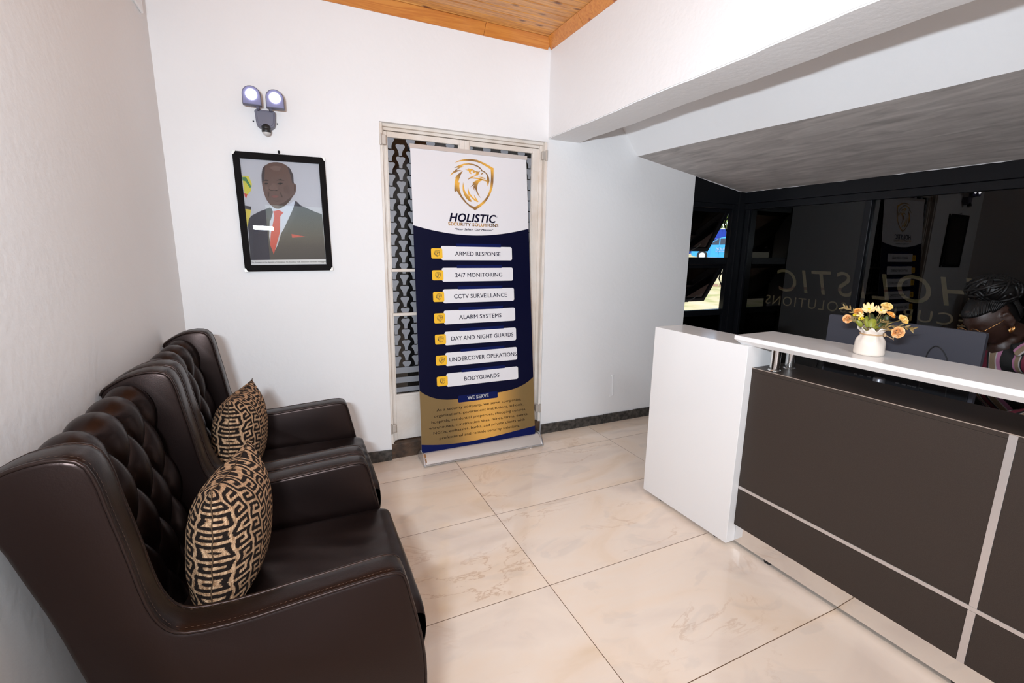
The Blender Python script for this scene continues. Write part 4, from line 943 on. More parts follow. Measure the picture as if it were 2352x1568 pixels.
    for i in range(NS):
        for j in range(NY): a=i*(NY+1)+j; F.append((a,a+1,a+NY+2,a+NY+1))
    br=MB().add(V,F).build('tufted_backrest',M_leather,c,smooth=True)
    btn=None
    for r in range(5):
        sr=s1-r*h; p,nn=at(sr)
        for k in range(-3,4):
            y=yc+wd*(k+(.5 if r%2 else 0))
            if y>1.70 or y<1.14: continue
            q=p+nn*(-.033)
            if btn is None:
                btn=MB().ball((0,0,0),.0085,12,6,(.45,1,1)).build('button',M_piping,br,world=False,smooth=True); b=btn
            else: b=btn.copy(); COL.objects.link(b); b.parent=br
            b.location=(q.x+.15,y-1.425,q.z)
    rp=[(-.552,.96),(-.515,.88),(-.437,.583),(-.385,.35),(-.33,.125),(-.30,.125),(-.36,.38),(-.40,.58),(-.47,.85),(-.53,.97)]
    MB().prism(rp,1.13,1.72,'y').build('back_panel',M_leather,c,autosmooth=30)
    for (x,y) in ((.20,1.085),(.20,1.765),(-.29,1.085),(-.29,1.765)):
        MB().lathe([(.001,0),(.016,0),(.018,.01),(.026,.122),(.001,.122)],(x,y,0),16).build('leg',M_leg,c,autosmooth=50)
    return c
ch1 = make_armchair()
ch2 = copy_tree(ch1); ch2.location.y += .760
T(ch2,'far dark brown tufted leather wing armchair with piped arms, next to the corner','armchair','wingback armchairs along the left wall')

# ------------------------------------------------------------------ patterned cushions
def meander_ids(n):
    """labyrinth of interlocking hooks drawn on an n x n grid; True = dark"""
    g=np.linspace(0,1,n); X,Y=np.meshgrid(g,g)
    hook=[(0,1),(1,1),(1,2),(-1,2),(-1,0),(1,0),(1,-2),(-1,-2),(-1,-1),(0,-1)]
    sc=24.0; px=X*sc; py=Y*sc; px=px+.28*np.sin(py*.9)+.15*np.sin(py*2.3+px); py=py+.28*np.sin(px*.8+1)
    D=np.full(X.shape,9.0)
    a=np.array([3.0,1.0]); b=np.array([0.0,5.0])
    det=a[0]*b[1]-a[1]*b[0]
    iu=np.round((px*b[1]-py*b[0])/det); iv=np.round((-px*a[1]+py*a[0])/det)
    for du in (-1,0,1):
        for dv in (-1,0,1):
            cx=(iu+du)*a[0]+(iv+dv)*b[0]; cy=(iu+du)*a[1]+(iv+dv)*b[1]; qx=px-cx; qy=py-cy
            for (x0,y0),(x1,y1) in zip(hook,hook[1:]):
                ex,ey=x1-x0,y1-y0; L2=ex*ex+ey*ey; t=np.clip(((qx-x0)*ex+(qy-y0)*ey)/L2,0,1)
                D=np.minimum(D,np.hypot(qx-x0-t*ex,qy-y0-t*ey))
    return D<.29
def cushion_material():
    m=mat('labyrinth_chenille',(.5,.3,.15),.9,spec=.15,bump=(350,.5,2)); n=m.node_tree; P=n.nodes['Principled BSDF']; N=n.nodes.new; L=n.links.new
    at=N('ShaderNodeAttribute'); at.attribute_name='weave'
    tc=N('ShaderNodeTexCoord'); mp=N('ShaderNodeMapping'); mp.inputs['Scale'].default_value=(120,420,60); L(tc.outputs['Object'],mp.inputs[0])
    no=N('ShaderNodeTexNoise'); no.inputs['Scale'].default_value=1; no.inputs['Detail'].default_value=2; L(mp.outputs[0],no.inputs[0])
    cr=N('ShaderNodeValToRGB'); e=cr.color_ramp; e.elements[0].position=.35; e.elements[0].color=(.30,.165,.085,1); e.elements[1].position=.65; e.elements[1].color=(.66,.42,.25,1); L(no.outputs[0],cr.inputs[0])
    mx=N('ShaderNodeMixRGB'); mx.inputs[1].default_value=(.016,.010,.008,1); L(at.outputs['Fac'],mx.inputs[0]); L(cr.outputs[0],mx.inputs[2]); L(mx.outputs[0],P.inputs['Base Color']); return m
M_cush=cushion_material()
def make_cushion():
    c=thing('throw_cushion',None,None,(0,0,0))
    n=250; h_=.194; g=np.linspace(-1,1,n); U,Vv=np.meshgrid(g,g); ids=meander_ids(n)
    pin=.085
    Xp=U*h_*(1-pin*(1-Vv**2)*np.abs(U)**3); Yp=Vv*h_*(1-pin*(1-U**2)*np.abs(Vv)**3)
    f=(np.clip(1-np.abs(U)**2.6,0,1)*np.clip(1-np.abs(Vv)**2.6,0,1))**.62
    wr=.004*np.sin(np.arctan2(Vv,U)*14+3*np.hypot(U,Vv))*np.hypot(U,Vv)**3*np.clip(1-np.maximum(abs(U),abs(Vv)),0,1)**.3
    Z=.094*f+wr*f**.3
    vs=[];fs=[];at=[]
    A=np.stack([Z,Xp,Yp],-1).reshape(-1,3); B_=np.stack([-Z,Xp,Yp],-1).reshape(-1,3)
    verts=np.concatenate([A,B_]); I=np.arange(n*n).reshape(n,n)
    q=np.stack([I[:-1,:-1],I[:-1,1:],I[1:,1:],I[1:,:-1]],-1).reshape(-1,4)
    faces=np.concatenate([q,q[:,::-1]+n*n])
    me=bpy.data.meshes.new('cover'); me.from_pydata(verts.tolist(),[],faces.tolist()); me.shade_smooth()
    a=me.attributes.new('weave','FLOAT','POINT'); val=np.where(ids,0.,1.).reshape(-1); val2=np.where(ids[:,::-1],0.,1.).reshape(-1)
    a.data.foreach_set('value',np.concatenate([val,val2])); me.materials.append(M_cush)
    o=bpy.data.objects.new('cover',me); COL.objects.link(o); o.parent=c
    # seam cord round the edge with a little ruffle
    pts=[]
    for t in range(160):
        s=t/40; k=int(s); r=s-k; u,v={0:(-1+2*r,-1),1:(1,-1+2*r),2:(1-2*r,1),3:(-1,1-2*r)}[k]
        x=u*h_*(1-pin*(1-v*v)*abs(u)**3); y=v*h_*(1-pin*(1-u*u)*abs(v)**3); pts.append((.0012*math.sin(t*1.1),x*1.01,y*1.01))
    MB().tube(pts,.0015,6,closed=True).build('seam',M_cord,c,world=False,smooth=True)
    return c
cu=make_cushion()
cu.location=(-.208,1.395,.656); cu.rotation_euler=(math.radians(-4),math.radians(5),math.radians(-8))
T(cu,'near square cushion with black and tan labyrinth pattern, on the near armchair','cushion','labyrinth cushions on the armchairs')
cu2=copy_tree(cu); cu2.location=(-.252,2.155,.656); cu2.rotation_euler=(math.radians(-3),math.radians(5),math.radians(-8))
T(cu2,'far square cushion with black and tan labyrinth pattern, on the far armchair','cushion','labyrinth cushions on the armchairs')

# ------------------------------------------------------------------ vase and artificial flowers
VC=D2W(2.012,.952,0); vz=1.0605
va=thing('vase','cream ceramic pouch vase with ruffled rim and jute bow on the counter','vase',(VC[0],VC[1],vz),.4)
vp=[(.001,.0),(.045,.0),(.0485,.003),(.0500,.009),(.0488,.022),(.0482,.036),(.0478,.048),(.0455,.058),(.0405,.067),(.0355,.074),(.0332,.081),(.0350,.086),(.0400,.093),(.0445,.100),(.0425,.101),(.034,.089),(.030,.081),(.036,.070),(.043,.050),(.044,.02),(.001,.012)]
def vfn(r,z,a):
    k=smoothstep(.03,.075,z); kk=smoothstep(.084,.100,z); return r*(1+.05*k*(1-kk)*math.cos(7*a)-.02*k)+.0045*kk*math.sin(8*a)
m=MB().lathe(vp,seg=84,fn=vfn)
m.v=[(x,y,z+(.007*math.sin(8*math.atan2(y,x)+1.2)*smoothstep(.088,.100,z))) for x,y,z in m.v]
m.build('pot',M_vase,va,world=False,smooth=True)
tp=[(.0362*math.cos(t*PI/20),  .0362*math.sin(t*PI/20),.0808+.0006*math.sin(t)) for t in range(40)]
m=MB().tube(tp,.0014,6,closed=True); m.tube([(x*1.01,y*1.01,z-.0026) for x,y,z in tp],.0014,6,closed=True); m.build('twine',M_twine,va,world=False,smooth=True)
ka=math.radians(-135+22.9-8)
kx,ky=.0385*math.cos(ka+.75),.040*math.sin(ka+.75)
m=MB().ball((kx,ky,.079),.0055,8,6,(1,1,1.4))
for d in (0,.35,.7): m.tube([(kx,ky,.079),(kx*1.32+.004*d,ky*1.32-.004*d,.074-.004*d),(kx*1.62+.006*d,ky*1.62-.006*d,.067-.006*d)],.0011,5)
m.build('bow',M_twine,va,world=False,smooth=True)
def FW(n_,u_,z_):
    k=n_/2.0; return Vector(D2W(n_,u_*k,1.437+(z_-1.437)*k))
mouth=FW(2.012,.952,vz+.08)
cdir=(Vector((0,0,1.437))-FW(2,.95,1.2)).normalized()
def frame(d):
    d=Vector(d).normalized(); a=d.cross(Vector((0,0,1))).normalized() if abs(d.z)<.95 else Vector((1,0,0)); return Matrix((a.to_tuple(),d.cross(a).to_tuple(),d.to_tuple())).transposed().to_4x4()
def stem(t,head,droop=.0):
    mid=mouth.lerp(head,.5)+Vector((0,0,.012-droop)); base=FW(2.012,.952,vz+.02)
    MB().tube(chaikin([tuple(base),tuple(mouth),tuple(mid),tuple(head)],2,False),.0013,6).build('stem',M_sprig,t,smooth=True)
def petal_sheet(L_,W_,curl,cup,n=6):
    V=[];F=[]
    for i in range(n+1):
        s=i/n; w_=W_*math.sin(PI*min(.93,s*.80+.12))**.7
        for j in (-2,-1,0,1,2):
            x=j/2*w_; V.append((x, L_*s*math.cos(curl*s)-0, L_*s*math.sin(curl*s)+cup*(x*x)/W_))
    for i in range(n):
        for j in range(4): a=i*5+j; F.append((a,a+1,a+6,a+5))
    return V,F
def rose(head,face,r,m_,label,seed,droop=0,open_=1):
    r*=.84
    R=random.Random(seed); t=thing('rose',label,'flower',tuple(head)); stem(t,head-Vector(face).normalized()*r*.6,droop)
    Mf=Matrix.Translation(head)@frame(face); m=MB()
    for ring_,(cnt,rad,ht,lean) in enumerate(((3,.18,.0,1.62),(4,.40,.0,1.55),(5,.66,.0,1.45),(5,.92,.0,1.30),(6,1.12,.0,1.05))):
        for k in range(cnt):
            a=2*PI*k/cnt+ring_*.7+R.uniform(-.15,.15); V,F=petal_sheet(r*(1.30-.07*ring_),r*(.36+.12*ring_),(.30,.25,.1,-.25,-.55)[ring_],(-1.6,-1.2,-.8,-.55,-.4)[ring_],7)
            Mx=Matrix.Rotation(a,4,'Z')@Matrix.Translation((0,r*rad*.50,-r*.62))@Matrix.Rotation(lean,4,'X')
            kk=len(m.v); m.add(V,F); m.xf(Mf@Mx,kk)
    o=m.build('petals',m_,t,smooth=True)
    g=MB()
    for k in range(5):
        V,F=petal_sheet(r*.8,r*.16,.3,0,4); kk=len(g.v); g.add(V,F); g.xf(Mf@Matrix.Rotation(2*PI*k/5,4,'Z')@Matrix.Translation((0,.001,-r*.66))@Matrix.Rotation(.5,4,'X'),kk)
    g.ball(tuple(Mf@Vector((0,0,-r*.62))),r*.30,8,6); g.build('sepals',M_leaf,t,smooth=True); return t
E=Vector
side=Vector((math.cos(1.2),-math.sin(1.2),0)) # towards picture right
rtv=Vector((rt.x,rt.y,0)).normalized()
rose(FW(1.985,1.039,1.187),cdir-rtv*.55,.0135,M_rose1,'peach rose hanging lowest on the left side of the vase',1,.004)
rose(FW(2.03,1.006,1.222),cdir-rtv*.3+E((0,0,.9)),.0125,M_rose3,'small deep orange rose behind the large cream daisy, left',2)
rose(FW(2.0,.911,1.254),cdir+rtv*.4+E((0,0,.9)),.0150,M_rose2,'yellow rose standing highest at the top of the bunch',3)
rose(FW(1.995,.893,1.225),cdir*.6+rtv*.9+E((0,0,.9)),.0135,M_rose3,'orange edged rosebud below the highest yellow rose',4)
rose(FW(1.985,.852,1.213),cdir*.8+rtv*.7+E((0,0,.5)),.0150,M_rose2,'pale yellow rose furthest out on the right of the bunch',5)
rose(FW(1.96,.862,1.161),cdir+rtv*.35-E((0,0,.15)),.0165,M_rose1,'open apricot rose hanging low to the right of the vase',6,.0)
def daisy(head,face,r,label,seed,n_=9):
    R=random.Random(seed); t=thing('daisy',label,'flower',tuple(head)); stem(t,head)
    Mf=Matrix.Translation(head)@frame(face); m=MB()
    for k in range(n_):
        V,F=petal_sheet(r*R.uniform(.9,1.08),r*.26,.35,-1.2,5); kk=len(m.v); m.add(V,F); m.xf(Mf@Matrix.Rotation(2*PI*k/n_+R.uniform(-.08,.08),4,'Z')@Matrix.Translation((0,r*.05,0))@Matrix.Rotation(R.uniform(.1,.35),4,'X'),kk)
    m.build('petals',M_daisy,t,smooth=True); MB().ball(tuple(Mf@Vector((0,0,.002))),r*.17,10,6,(1,1,.7)).build('flower_centre',M_yel,t,smooth=True)
daisy(FW(1.985,.968,1.234),cdir+E((0,0,.8))-rtv*.2,.0265,'large cream daisy at the top centre of the bunch',7,9)
daisy(FW(1.99,.928,1.233),cdir+E((0,0,.8))+rtv*.25,.0215,'smaller cream daisy right of the large one',8,7)
daisy(FW(1.97,.993,1.208),cdir-rtv*.5+E((0,0,.1)),.0140,'small drooping cream daisy above the yellow berries',9,5)
def berries(head,label,seed,r):
    R=random.Random(seed); t=thing('berry_sprig',label,'flower',tuple(head)); stem(t,head); m=MB()
    for k in range(34):
        d=Vector((R.gauss(0,1),R.gauss(0,1),R.gauss(0,1))).normalized()*r*R.uniform(.6,1); m.ball(tuple(head+Vector((d.x,d.y,d.z*.6))),.0018,6,4)
    m.build('berries',M_yel,t,kind='stuff')
berries(FW(1.98,1.012,1.205),'yellow berry cluster nearest the left peach rose',1,.008)
berries(FW(1.965,.991,1.195),'larger yellow berry cluster just above the vase rim',2,.011)
def leafy(name,label,cat,specs,m_,base=None):
    b0=specs[0][0]; t=thing(name,label,cat,tuple(b0))
    for head,dirn,L_,W_ in specs:
        V,F=petal_sheet(L_,W_,-.35,.5,7); m=MB().add(V,F); fr=frame(cdir*.6+E((0,0,.6))); dd=Vector(dirn).normalized(); nn=(cdir+E((0,0,.5))); nn=(nn-dd*nn.dot(dd)).normalized(); xx=dd.cross(nn)
        Mx=Matrix((( xx.x,dd.x,nn.x,head.x),(xx.y,dd.y,nn.y,head.y),(xx.z,dd.z,nn.z,head.z),(0,0,0,1))); m.xf(Mx); m.build('leaf',m_,t,smooth=True)
    MB().tube([tuple(FW(2.012,.952,vz+.03)),tuple(mouth),tuple(b0)],.0012,5).build('stem',m_,t)
U_=E((0,0,1))
leafy('leaf_stem','broad bright green leaves at the front of the bunch above the rim','leaf',[(FW(1.98,.953,1.167),U_+rtv*.15,.034,.0135),(FW(1.985,.945,1.165),rtv+U_*.35,.030,.010),(FW(1.985,.965,1.165),U_-rtv*.25,.030,.007)],M_leaf)
leafy('leaf_stem','narrow green leaves at the left front of the bunch','leaf',[(FW(1.985,.985,1.166),U_*.9-rtv*.8,.026,.0085),(FW(1.99,.99,1.164),U_-rtv*.3,.026,.007),(FW(2.01,1.0,1.180),U_*.4-rtv,.026,.006),(FW(2.0,.975,1.175),U_+rtv*.1,.032,.008)],M_leaf)
leafy('leaf_stem','dark green leaves in the shaded middle of the bunch','leaf',[(FW(2.01,.925,1.172),U_+rtv*.35,.040,.015),(FW(2.02,.935,1.172),U_+rtv*.1,.045,.013),(FW(2.03,.955,1.175),U_-rtv*.1,.045,.013),(FW(2.02,.91,1.175),U_+rtv*.8,.034,.011),(FW(2.03,.99,1.180),U_-rtv*.5,.036,.012),(FW(1.99,.905,1.200),U_-rtv*.2,.020,.008)],M_dleaf)
def sprig(label,pts,seed,L_):
    R=random.Random(seed); P=[FW(*p) for p in pts]; t=thing('sprig',label,'leaf',tuple(P[-1]))
    pl_=chaikin([tuple(mouth)]+[tuple(p) for p in P],2,False); MB().tube(pl_,.0009,5).build('stem',M_sprig,t)
    q=[Vector(p) for p in pl_]; n=len(q)
    for k in range(n//3,n,2):
        d=(q[min(k+1,n-1)]-q[k-1]).normalized()
        for sgn in (-1,1):
            dd=(d+sgn*cdir.cross(d)*R.uniform(.6,1.1)+cdir*R.uniform(-.3,.3)).normalized(); V,F=petal_sheet(L_*R.uniform(.7,1.2),L_*.13,R.uniform(-.5,.8),0,4); nn=(cdir-dd*cdir.dot(dd)).normalized(); xx=dd.cross(nn); m=MB().add(V,F)
            m.xf(Matrix(((xx.x,dd.x,nn.x,q[k].x),(xx.y,dd.y,nn.y,q[k].y),(xx.z,dd.z,nn.z,q[k].z),(0,0,0,1)))); m.build('leaflet',M_sprig,t,smooth=True)
sprig('curling olive sprig reaching out at the upper left of the bunch',[(2.0,1.01,1.205),(2.0,1.035,1.228),(2.0,1.055,1.232)],1,.018)
sprig('olive sprig between the two right hand roses, reaching furthest right',[(1.99,.90,1.175),(1.985,.86,1.187),(1.98,.823,1.180)],2,.020)
sprig('olive sprig drooping over the right rim of the vase',[(1.98,.91,1.178),(1.97,.885,1.168),(1.965,.872,1.150)],3,.016)
sprig('short olive sprig hanging left of the rim under the peach rose',[(1.985,.99,1.175),(1.985,1.01,1.185),(1.985,1.022,1.190)],4,.014)
sprig('thin dry grass sprig just right of the centre leaves',[(1.985,.93,1.185),(1.985,.915,1.200),(1.985,.90,1.19)],5,.014)

# ------------------------------------------------------------------ receptionist seated behind the desk
PR=Vector((3.02,.86,0)); ps=thing('person','woman with braided bun, glasses and striped collared shirt sitting behind the desk looking down','person',PR)
HC=Vector((2.765,.935,1.168)); fy=math.radians(27); fp=math.radians(-38)
fwd_=Vector((-math.cos(fy)*math.cos(fp),math.sin(fy)*math.cos(fp),math.sin(fp)))
rgt_=fwd_.cross(Vector((0,0,1))).normalized(); upv_=rgt_.cross(fwd_).normalized()
roll=Matrix.Rotation(math.radians(6),3,fwd_); rgt_=roll@rgt_; upv_=roll@upv_
HM=Matrix(((rgt_.x,fwd_.x,upv_.x,HC.x),(rgt_.y,fwd_.y,upv_.y,HC.y),(rgt_.z,fwd_.z,upv_.z,HC.z),(0,0,0,1)))
def hp(x,y,z): return tuple(HM@Vector((x,y,z)))
def gss(x,y,cx,cy,s): return math.exp(-((x-cx)**2+(y-cy)**2)/(s*s))
def head_mb():
    m=MB(); n1,n2=56,44; V=[];F=[]
    for i in range(n2+1):
        ph=PI*i/n2
        for j in range(n1):
            th=2*PI*j/n1; x=math.sin(ph)*math.cos(th); y=math.sin(ph)*math.sin(th); z=-math.cos(ph)
            X=x*.073; Y=y*.092; Z=z*.112
            if z<0: X*=1-.30*(-z)**1.3; Y*=1-.10*(-z)   # jaw narrows
            if y<0: Y*=1.06; Z+=.010*(-y)               # back of skull
            if y>0:
                fx,fz=X,Z
                Y-=.010*(gss(fx,fz,-.030,.005,.020)+gss(fx,fz,.030,.005,.020))   # eye sockets
                Y+=.006*(gss(fx,fz,-.028,.024,.018)+gss(fx,fz,.028,.024,.018))   # brow
                Y+=.022*gss(fx*1.5,fz,0,-.022,.017)+.010*gss(fx*2.2,fz,0,0,.018) # nose
                Y+=.010*gss(fx*.7,fz,0,-.052,.010)+.009*gss(fx*.7,fz,0,-.063,.009)-.004*gss(fx*.6,fz,0,-.0575,.003)  # lips
                Y+=.012*gss(fx,fz,0,-.092,.022)                                  # chin
                Y+=.004*(gss(fx,fz,-.042,-.020,.022)+gss(fx,fz,.042,-.020,.022)) # cheeks
            V.append(hp(X,Y,Z))
    for i in range(n2):
        for j in range(n1): F.append((i*n1+j,i*n1+(j+1)%n1,(i+1)*n1+(j+1)%n1,(i+1)*n1+j))
    m.add(V,F)
    for s in (-1,1):   # eyelids, ears
        m.ball(hp(s*.030,.071,.003),.0125,12,8)
        e=[hp(s*(.081-.004*math.cos(a)),-.004-.014*math.cos(a)*-1*.9,.002+.030*math.sin(a)) for a in [2*PI*k/16 for k in range(16)]]
        m.tube(e,.0058,7,closed=True); m.ball(hp(s*.074,-.004,.002),.019,10,8,(.6,.8,1.3)); m.ball(hp(s*.079,.002,-.030),.009,8,6)
    return m
def limb(m,pts,rs,seg=14):
    pts=[Vector(p) for p in pts]; m.tube(pts,rs,seg)
    for p,r in zip(pts,rs): m.ball(tuple(p),r*.99,14,10)
NK=Vector((2.845,.905,1.045)); sd=Vector((-.25,-1,0)).normalized()*1   # her left
LS=NK+sd*.165+Vector((.015,0,-.045)); RS=NK-sd*.165+Vector((.015,0,-.045))
LE=LS+Vector((-.11,-.09,-.225)); RE=RS+Vector((-.13,.06,-.225))
LW=LE+Vector((-.225,.11,-.005)); RW=RE+Vector((-.215,-.03,.0))
LW.z=.790; RW.z=.790; LE.z=.800; RE.z=.800
HIP=Vector((3.06,.86,.56))
body=head_mb()
limb(body,[hp(0,-.018,-.05),tuple(HM@Vector((0,-.05,-.105))),tuple(NK+Vector((.01,0,0)))],[.050,.042,.050])
limb(body,[NK,NK+Vector((.06,0,-.16)),HIP+Vector((0,0,.17)),HIP],[.060,.095,.095,.115])
limb(body,[LS,RS],[.045,.045]); 
for S_,E_,W_ in ((LS,LE,LW),(RS,RE,RW)): limb(body,[S_,S_.lerp(E_,.5),E_,E_.lerp(W_,.4),W_],[.045,.040,.034,.033,.022])
def hand(W_,d,palmside):
    d=Vector(d).normalized(); sdv=Vector((-d.y,d.x,0))
    m=body; c=W_+d*.05+Vector((0,0,-.004)); k=len(m.v); m.ball((0,0,0),.04,14,10,(1.05,.92,.36)); a=math.atan2(d.y,d.x)
    m.xf(Matrix.Translation(c)@Matrix.Rotation(a,4,'Z'),k)
    for i,(off,ln) in enumerate(((-.030,.052),(-.010,.068),(.011,.074),(.031,.066))):
        b=W_+d*.080+sdv*off*.85; q=[b,b+d*ln*.5+sdv*off*.12+Vector((0,0,.008)),b+d*ln*.85+sdv*off*.16+Vector((0,0,-.003)),b+d*ln+sdv*off*.17+Vector((0,0,-.016))]
        limb(m,q,[.0088,.0082,.0072,.0062],8)
    b=W_+d*.03+sdv*palmside*.028; limb(m,[b,b+d*.028+sdv*palmside*.026+Vector((0,0,-.004)),b+d*.056+sdv*palmside*.032+Vector((0,0,-.010))],[.0115,.0098,.0078],8)
hand(LW,Vector((-1,.25,0)),-1); hand(RW,Vector((-1,-.05,0)),1)
for s,kn in ((-1,Vector((2.60,.74,.52))),(1,Vector((2.62,.98,.52)))):
    h_=HIP+Vector((-.02,s*.085,-.03)); an=Vector((2.72,kn.y,.10)); limb(body,[h_,h_.lerp(kn,.5),kn,kn.lerp(an,.4),an],[.080,.068,.052,.046,.034]); limb(body,[an+Vector((.03,0,-.05)),an+Vector((-.05,0,-.068)),an+Vector((-.13,0,-.075))],[.032,.028,.022])
o=body.build('body',M_skin,ps,smooth=True)
r=o.modifiers.new('r','REMESH'); r.mode='VOXEL'; r.voxel_size=.0058; r.use_smooth_shade=True
s_=o.modifiers.new('s','SMOOTH'); s_.factor=.5; s_.iterations=3
# striped shirt
def shirt_mat():
    m=mat('striped_shirt_cloth',(.02,.02,.02),.75,bump=(500,.2,2)); n=m.node_tree; P=n.nodes['Principled BSDF']; N=n.nodes.new; L=n.links.new
    tc=N('ShaderNodeTexCoord'); mp=N('ShaderNodeMapping'); mp.inputs['Rotation'].default_value=(.15,.30,.35); L(tc.outputs['Object'],mp.inputs[0]); sx=N('ShaderNodeSeparateXYZ'); L(mp.outputs[0],sx.inputs[0])
    a=N('ShaderNodeMath'); a.operation='MULTIPLY'; a.inputs[1].default_value=7.4; L(sx.outputs[1],a.inputs[0]); f=N('ShaderNodeMath'); f.operation='FRACT'; L(a.outputs[0],f.inputs[0])
    cr=N('ShaderNodeValToRGB'); cr.color_ramp.interpolation='CONSTANT'; e=cr.color_ramp
    cols=[(0,(.003,.003,.003)),(.30,(.30,.12,.21)),(.40,(.34,.32,.31)),(.43,(.17,.12,.075)),(.58,(.34,.32,.31)),(.60,(.003,.003,.003)),(.66,(.12,.008,.025)),(.80,(.003,.003,.003)),(.83,(.34,.32,.31)),(.86,(.17,.12,.075)),(.95,(.30,.12,.21))]
    e.elements[0].position=0; e.elements[0].color=(*cols[0][1],1); e.elements[1].position=cols[1][0]; e.elements[1].color=(*cols[1][1],1)
    for p,c in cols[2:]: q=e.elements.new(p); q.color=(*c,1)
    L(f.outputs[0],cr.inputs[0]); L(cr.outputs[0],P.inputs['Base Color']); return m
M_shirt=shirt_mat()
sh=MB()
limb(sh,[NK+Vector((.012,0,-.035)),NK+Vector((.065,0,-.17)),HIP+Vector((.0,0,.17)),HIP+Vector((0,0,.0))],[.072,.113,.112,.130])
limb(sh,[LS+sd*-.02,NK+Vector((.01,0,-.05)),RS+sd*.02],[.058,.068,.058])
for S_,E_,W_ in ((LS,LE,LW),(RS,RE,RW)): limb(sh,[S_,S_.lerp(E_,.5),E_+Vector((0,0,.004)),E_.lerp(W_,.5)+Vector((0,0,.006)),E_.lerp(W_,.82)],[.060,.058,.056,.050,.042])
o=sh.build('shirt',M_shirt,ps,smooth=True)
r=o.modifiers.new('r','REMESH'); r.mode='VOXEL'; r.voxel_size=.008; r.use_smooth_shade=True
s_=o.modifiers.new('s','SMOOTH'); s_.factor=.6; s_.iterations=5
d_=bpy.data.textures.new('folds','CLOUDS'); d_.noise_scale=.09; q=o.modifiers.new('d','DISPLACE'); q.texture=d_; q.strength=.012; q.mid_level=.5
# open collar: two folded flaps round the neck
m=MB(); V=[];F=[]
for i in range(25):
    a=-PI*.80+1.6*PI*i/24; ca,sa=math.cos(a),math.sin(a); bdir=Vector((1,0,0)); 
    px=Vector((.060*ca,.066*sa,0)); back=(ca+1)/2
    top=NK+Vector((.002,0,.030))+px+Vector((0,0,.060*back-.012)); outw=Vector((ca,sa,0))*.034
    V+=[tuple(top-Vector((0,0,.03))-outw*.1),tuple(top),tuple(top+outw*.4),tuple(top+outw*(1.1+.5*(1-back))-Vector((0,0,.034+.020*(1-back))))]
for i in range(24):
    for k in range(3): a=4*i+k; F.append((a,a+4,a+5,a+1))
o=m.add(V,F).build('collar',M_shirt,ps,smooth=True); q=o.modifiers.new('t','SOLIDIFY'); q.thickness=.0025; subsurf(o,1)
tr=MB()
for s,kn in ((-1,Vector((2.60,.74,.52))),(1,Vector((2.62,.98,.52)))):
    h_=HIP+Vector((-.02,s*.085,-.03)); an=Vector((2.72,kn.y,.14)); limb(tr,[h_,h_.lerp(kn,.5),kn,kn.lerp(an,.5),an],[.100,.082,.064,.060,.056])
limb(tr,[HIP+Vector((0,-.06,0)),HIP+Vector((0,.06,0))],[.115,.115])
o=tr.build('trousers',M_black_plastic,ps,smooth=True); r=o.modifiers.new('r','REMESH'); r.mode='VOXEL'; r.voxel_size=.010; r.use_smooth_shade=True
tr=MB()
for y in (.74,.98): tr.ball((2.66,y,.045),.05,14,8,(2.3,.85,.85))
tr.build('shoe',M_black_plastic,ps,smooth=True)
# braided hair drawn up into a large bun on the crown
hm=MB(); V=[];F=[]; n1,n2=48,30
for i in range(n2+1):
    ph=PI*.5*1.22*i/n2
    for j in range(n1):
        th=2*PI*j/n1; x=math.sin(ph)*math.cos(th); y=math.sin(ph)*math.sin(th); z=math.cos(ph)
        sc_=1.015; X=x*.0745*sc_; Y=(y*.092 if y>0 else y*.099)*sc_; Z=z*.114*sc_
        lim = .048 if y>.15 else -.02   # hairline: high in front, lower at the back
        if y>.15 and Z<.050+.03*abs(x): Y*=.93; X*=.95; Z=Z*.9
        V.append(hp(X,Y-.004,Z))
for i in range(n2):
    for j in range(n1):
        pass
def inhair(x,y,z): return z > .056 if y>-.035 else z > -.045
m=MB(); idx={}
for i in range(n2):
    for j in range(n1):
        c=[i*n1+j,i*n1+(j+1)%n1,(i+1)*n1+(j+1)%n1,(i+1)*n1+j]; pc_=sum((HM.inverted()@Vector(V[k]) for k in c),Vector())/4
        if inhair(pc_.x,pc_.y,pc_.z): F.append(tuple(c))
hm.add(V,F)
BUN=Vector((0,-.050,.128))
for k in range(84):
    a=2*PI*k/84; x=math.cos(a); y=math.sin(a)
    z0=.060 if y>.35 else (.052 if (abs(x)>.72 and y>-.45) else -.030); ph=math.acos(max(-1,min(1,z0/.118))); pts=[]
    for t in range(9):
        s=t/8; p_=ph*(1-s)+.35*s; X=.0790*math.sin(p_)*x; Y=(.0975 if y>0 else .102)*math.sin(p_)*y-.004-.035*s; Z=.1215*math.cos(p_)+.004*s; pts.append(hp(X,Y,Z))
    hm.tube(pts,[.0034+.0007*math.sin(t*2.2) for t in range(9)],6)
hm.build('hair',M_hair,ps,smooth=True)
bm_=MB(); R=random.Random(3); Bc=Vector(hp(*BUN))
bm_.ball(tuple(Bc+Vector((.02,-.02,-.004))),.066,20,14,(1.25,1.3,.92))
BC2=Bc+Vector((.02,-.02,-.004))
for k in range(44):
    ax=Vector((R.gauss(0,1),R.gauss(0,1),R.gauss(0,.8))).normalized(); u=ax.cross(Vector((1,.3,.2))).normalized(); v=ax.cross(u); sh_=R.uniform(-.55,.55); cr_=math.sqrt(1-sh_*sh_); a0=R.uniform(0,6); ln_=R.uniform(2.2,4.2); pts=[]
    for t in range(20):
        a=a0+ln_*t/19; p=(u*math.cos(a)+v*math.sin(a))*cr_+ax*sh_; lf=.94+.09*math.sin(PI*t/19)
        pts.append(tuple(BC2+Vector((p.x*.083,p.y*.088,p.z*.060))*lf))
    bm_.tube(pts,[.0068+.0014*math.sin(t*2.6) for t in range(20)],7)
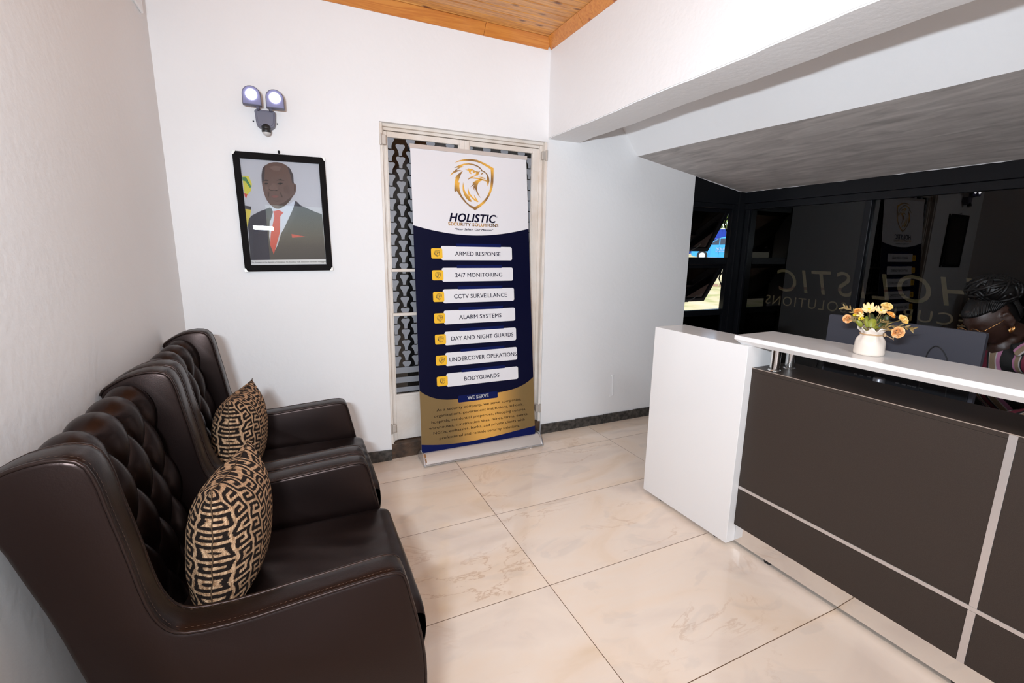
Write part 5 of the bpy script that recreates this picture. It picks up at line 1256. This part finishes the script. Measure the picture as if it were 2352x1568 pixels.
bm_.build('hair_bun',M_hair,ps,smooth=True)
# spectacles and hoop earrings
g=MB()
for s in (-1,1):
    g.tube([hp(s*.033+.024*math.cos(a),.098,.000+.020*math.sin(a)) for a in [2*PI*k/20 for k in range(20)]],.0011,6,closed=True)
    g.tube([hp(s*.057,.097,.006),hp(s*.070,.085,.008),hp(s*.078,.030,.008),hp(s*.081,-.004,.010)],.0012,6)
g.tube([hp(-.009,.100,.004),hp(0,.103,.007),hp(.009,.100,.004)],.0011,6)
gl=g.build('spectacles',M_goldm,ps,smooth=True)
for s in (-1,1): MB().add([hp(s*.033+.023*math.cos(a),.098,.019*math.sin(a)) for a in [2*PI*k/20 for k in range(20)]],[tuple(range(20))]).build('lens',M_lens,gl)
for s in (-1,1):
    g=MB()
    for d in (-.004,0,.004): 
        c=HM@Vector((s*.078,.000+d,-.036)); g.tube([tuple(c+Vector((.002*s,0,0))+Vector((math.cos(a)*.004,math.cos(a)*.007,-.010+math.sin(a)*.012))) for a in [2*PI*k/14 for k in range(14)]],.0018,6,closed=True)
    g.build('earring',M_goldm,ps,smooth=True)
# office chair under her
oc=thing('office_chair','black office chair behind the reception desk, mostly hidden by the woman','chair',(3.06,.86,0))
MB().box(2.86,3.30,.62,1.10,.385,.445,.02).build('seat',M_black_plastic,oc,autosmooth=40)
MB().box(3.27,3.32,.66,1.06,.52,.92,.02).build('backrest',M_black_plastic,oc,autosmooth=40)
MB().box(3.23,3.30,.83,.89,.36,.60,.008).build('back_bracket',M_black_plastic,oc)
MB().tube([(3.06,.86,.08),(3.06,.86,.39)],.025,14).build('gas_lift',M_chrome,oc,autosmooth=40)
for k in range(5):
    a=2*PI*k/5+.3; e=(3.06+.26*math.cos(a),.86+.26*math.sin(a))
    MB().tube([(3.06,.86,.09),(*e,.065)],[.022,.014],8).build('base_leg',M_black_plastic,oc)
    MB().ball((*e,.028),.028,12,8,(1,.6,1)).build('castor',M_black_plastic,oc,smooth=True)

# ------------------------------------------------------------------ behind the lens: added fill light panel; also small unit on left wall
M_fill_panel=mat('glowing_fill_panel',(1,1,1),.5,emit=((.97,.98,1),3.0))
t=thing('fill_light_panel','square white fill light panel added overhead, unseen behind the camera','lamp',(.55,-1.1,ZC))
MB().box(.08,1.02,-1.57,-.63,ZC-.03,ZC-.002,.003).build('fill_panel_housing',M_white_gloss,t)
MB().box(.10,1.00,-1.55,-.65,ZC-.034,ZC-.0305).build('fill_panel_face',M_fill_panel,t)
wu=thing('wall_unit','white wall unit whose lower corner shows at the top of the left wall','cabinet',(XL,2.45,2.49))
o=MB().box(XL,XL+.012,2.0,2.93,2.495,2.75,.004).build('cover',M_white_gloss,wu)
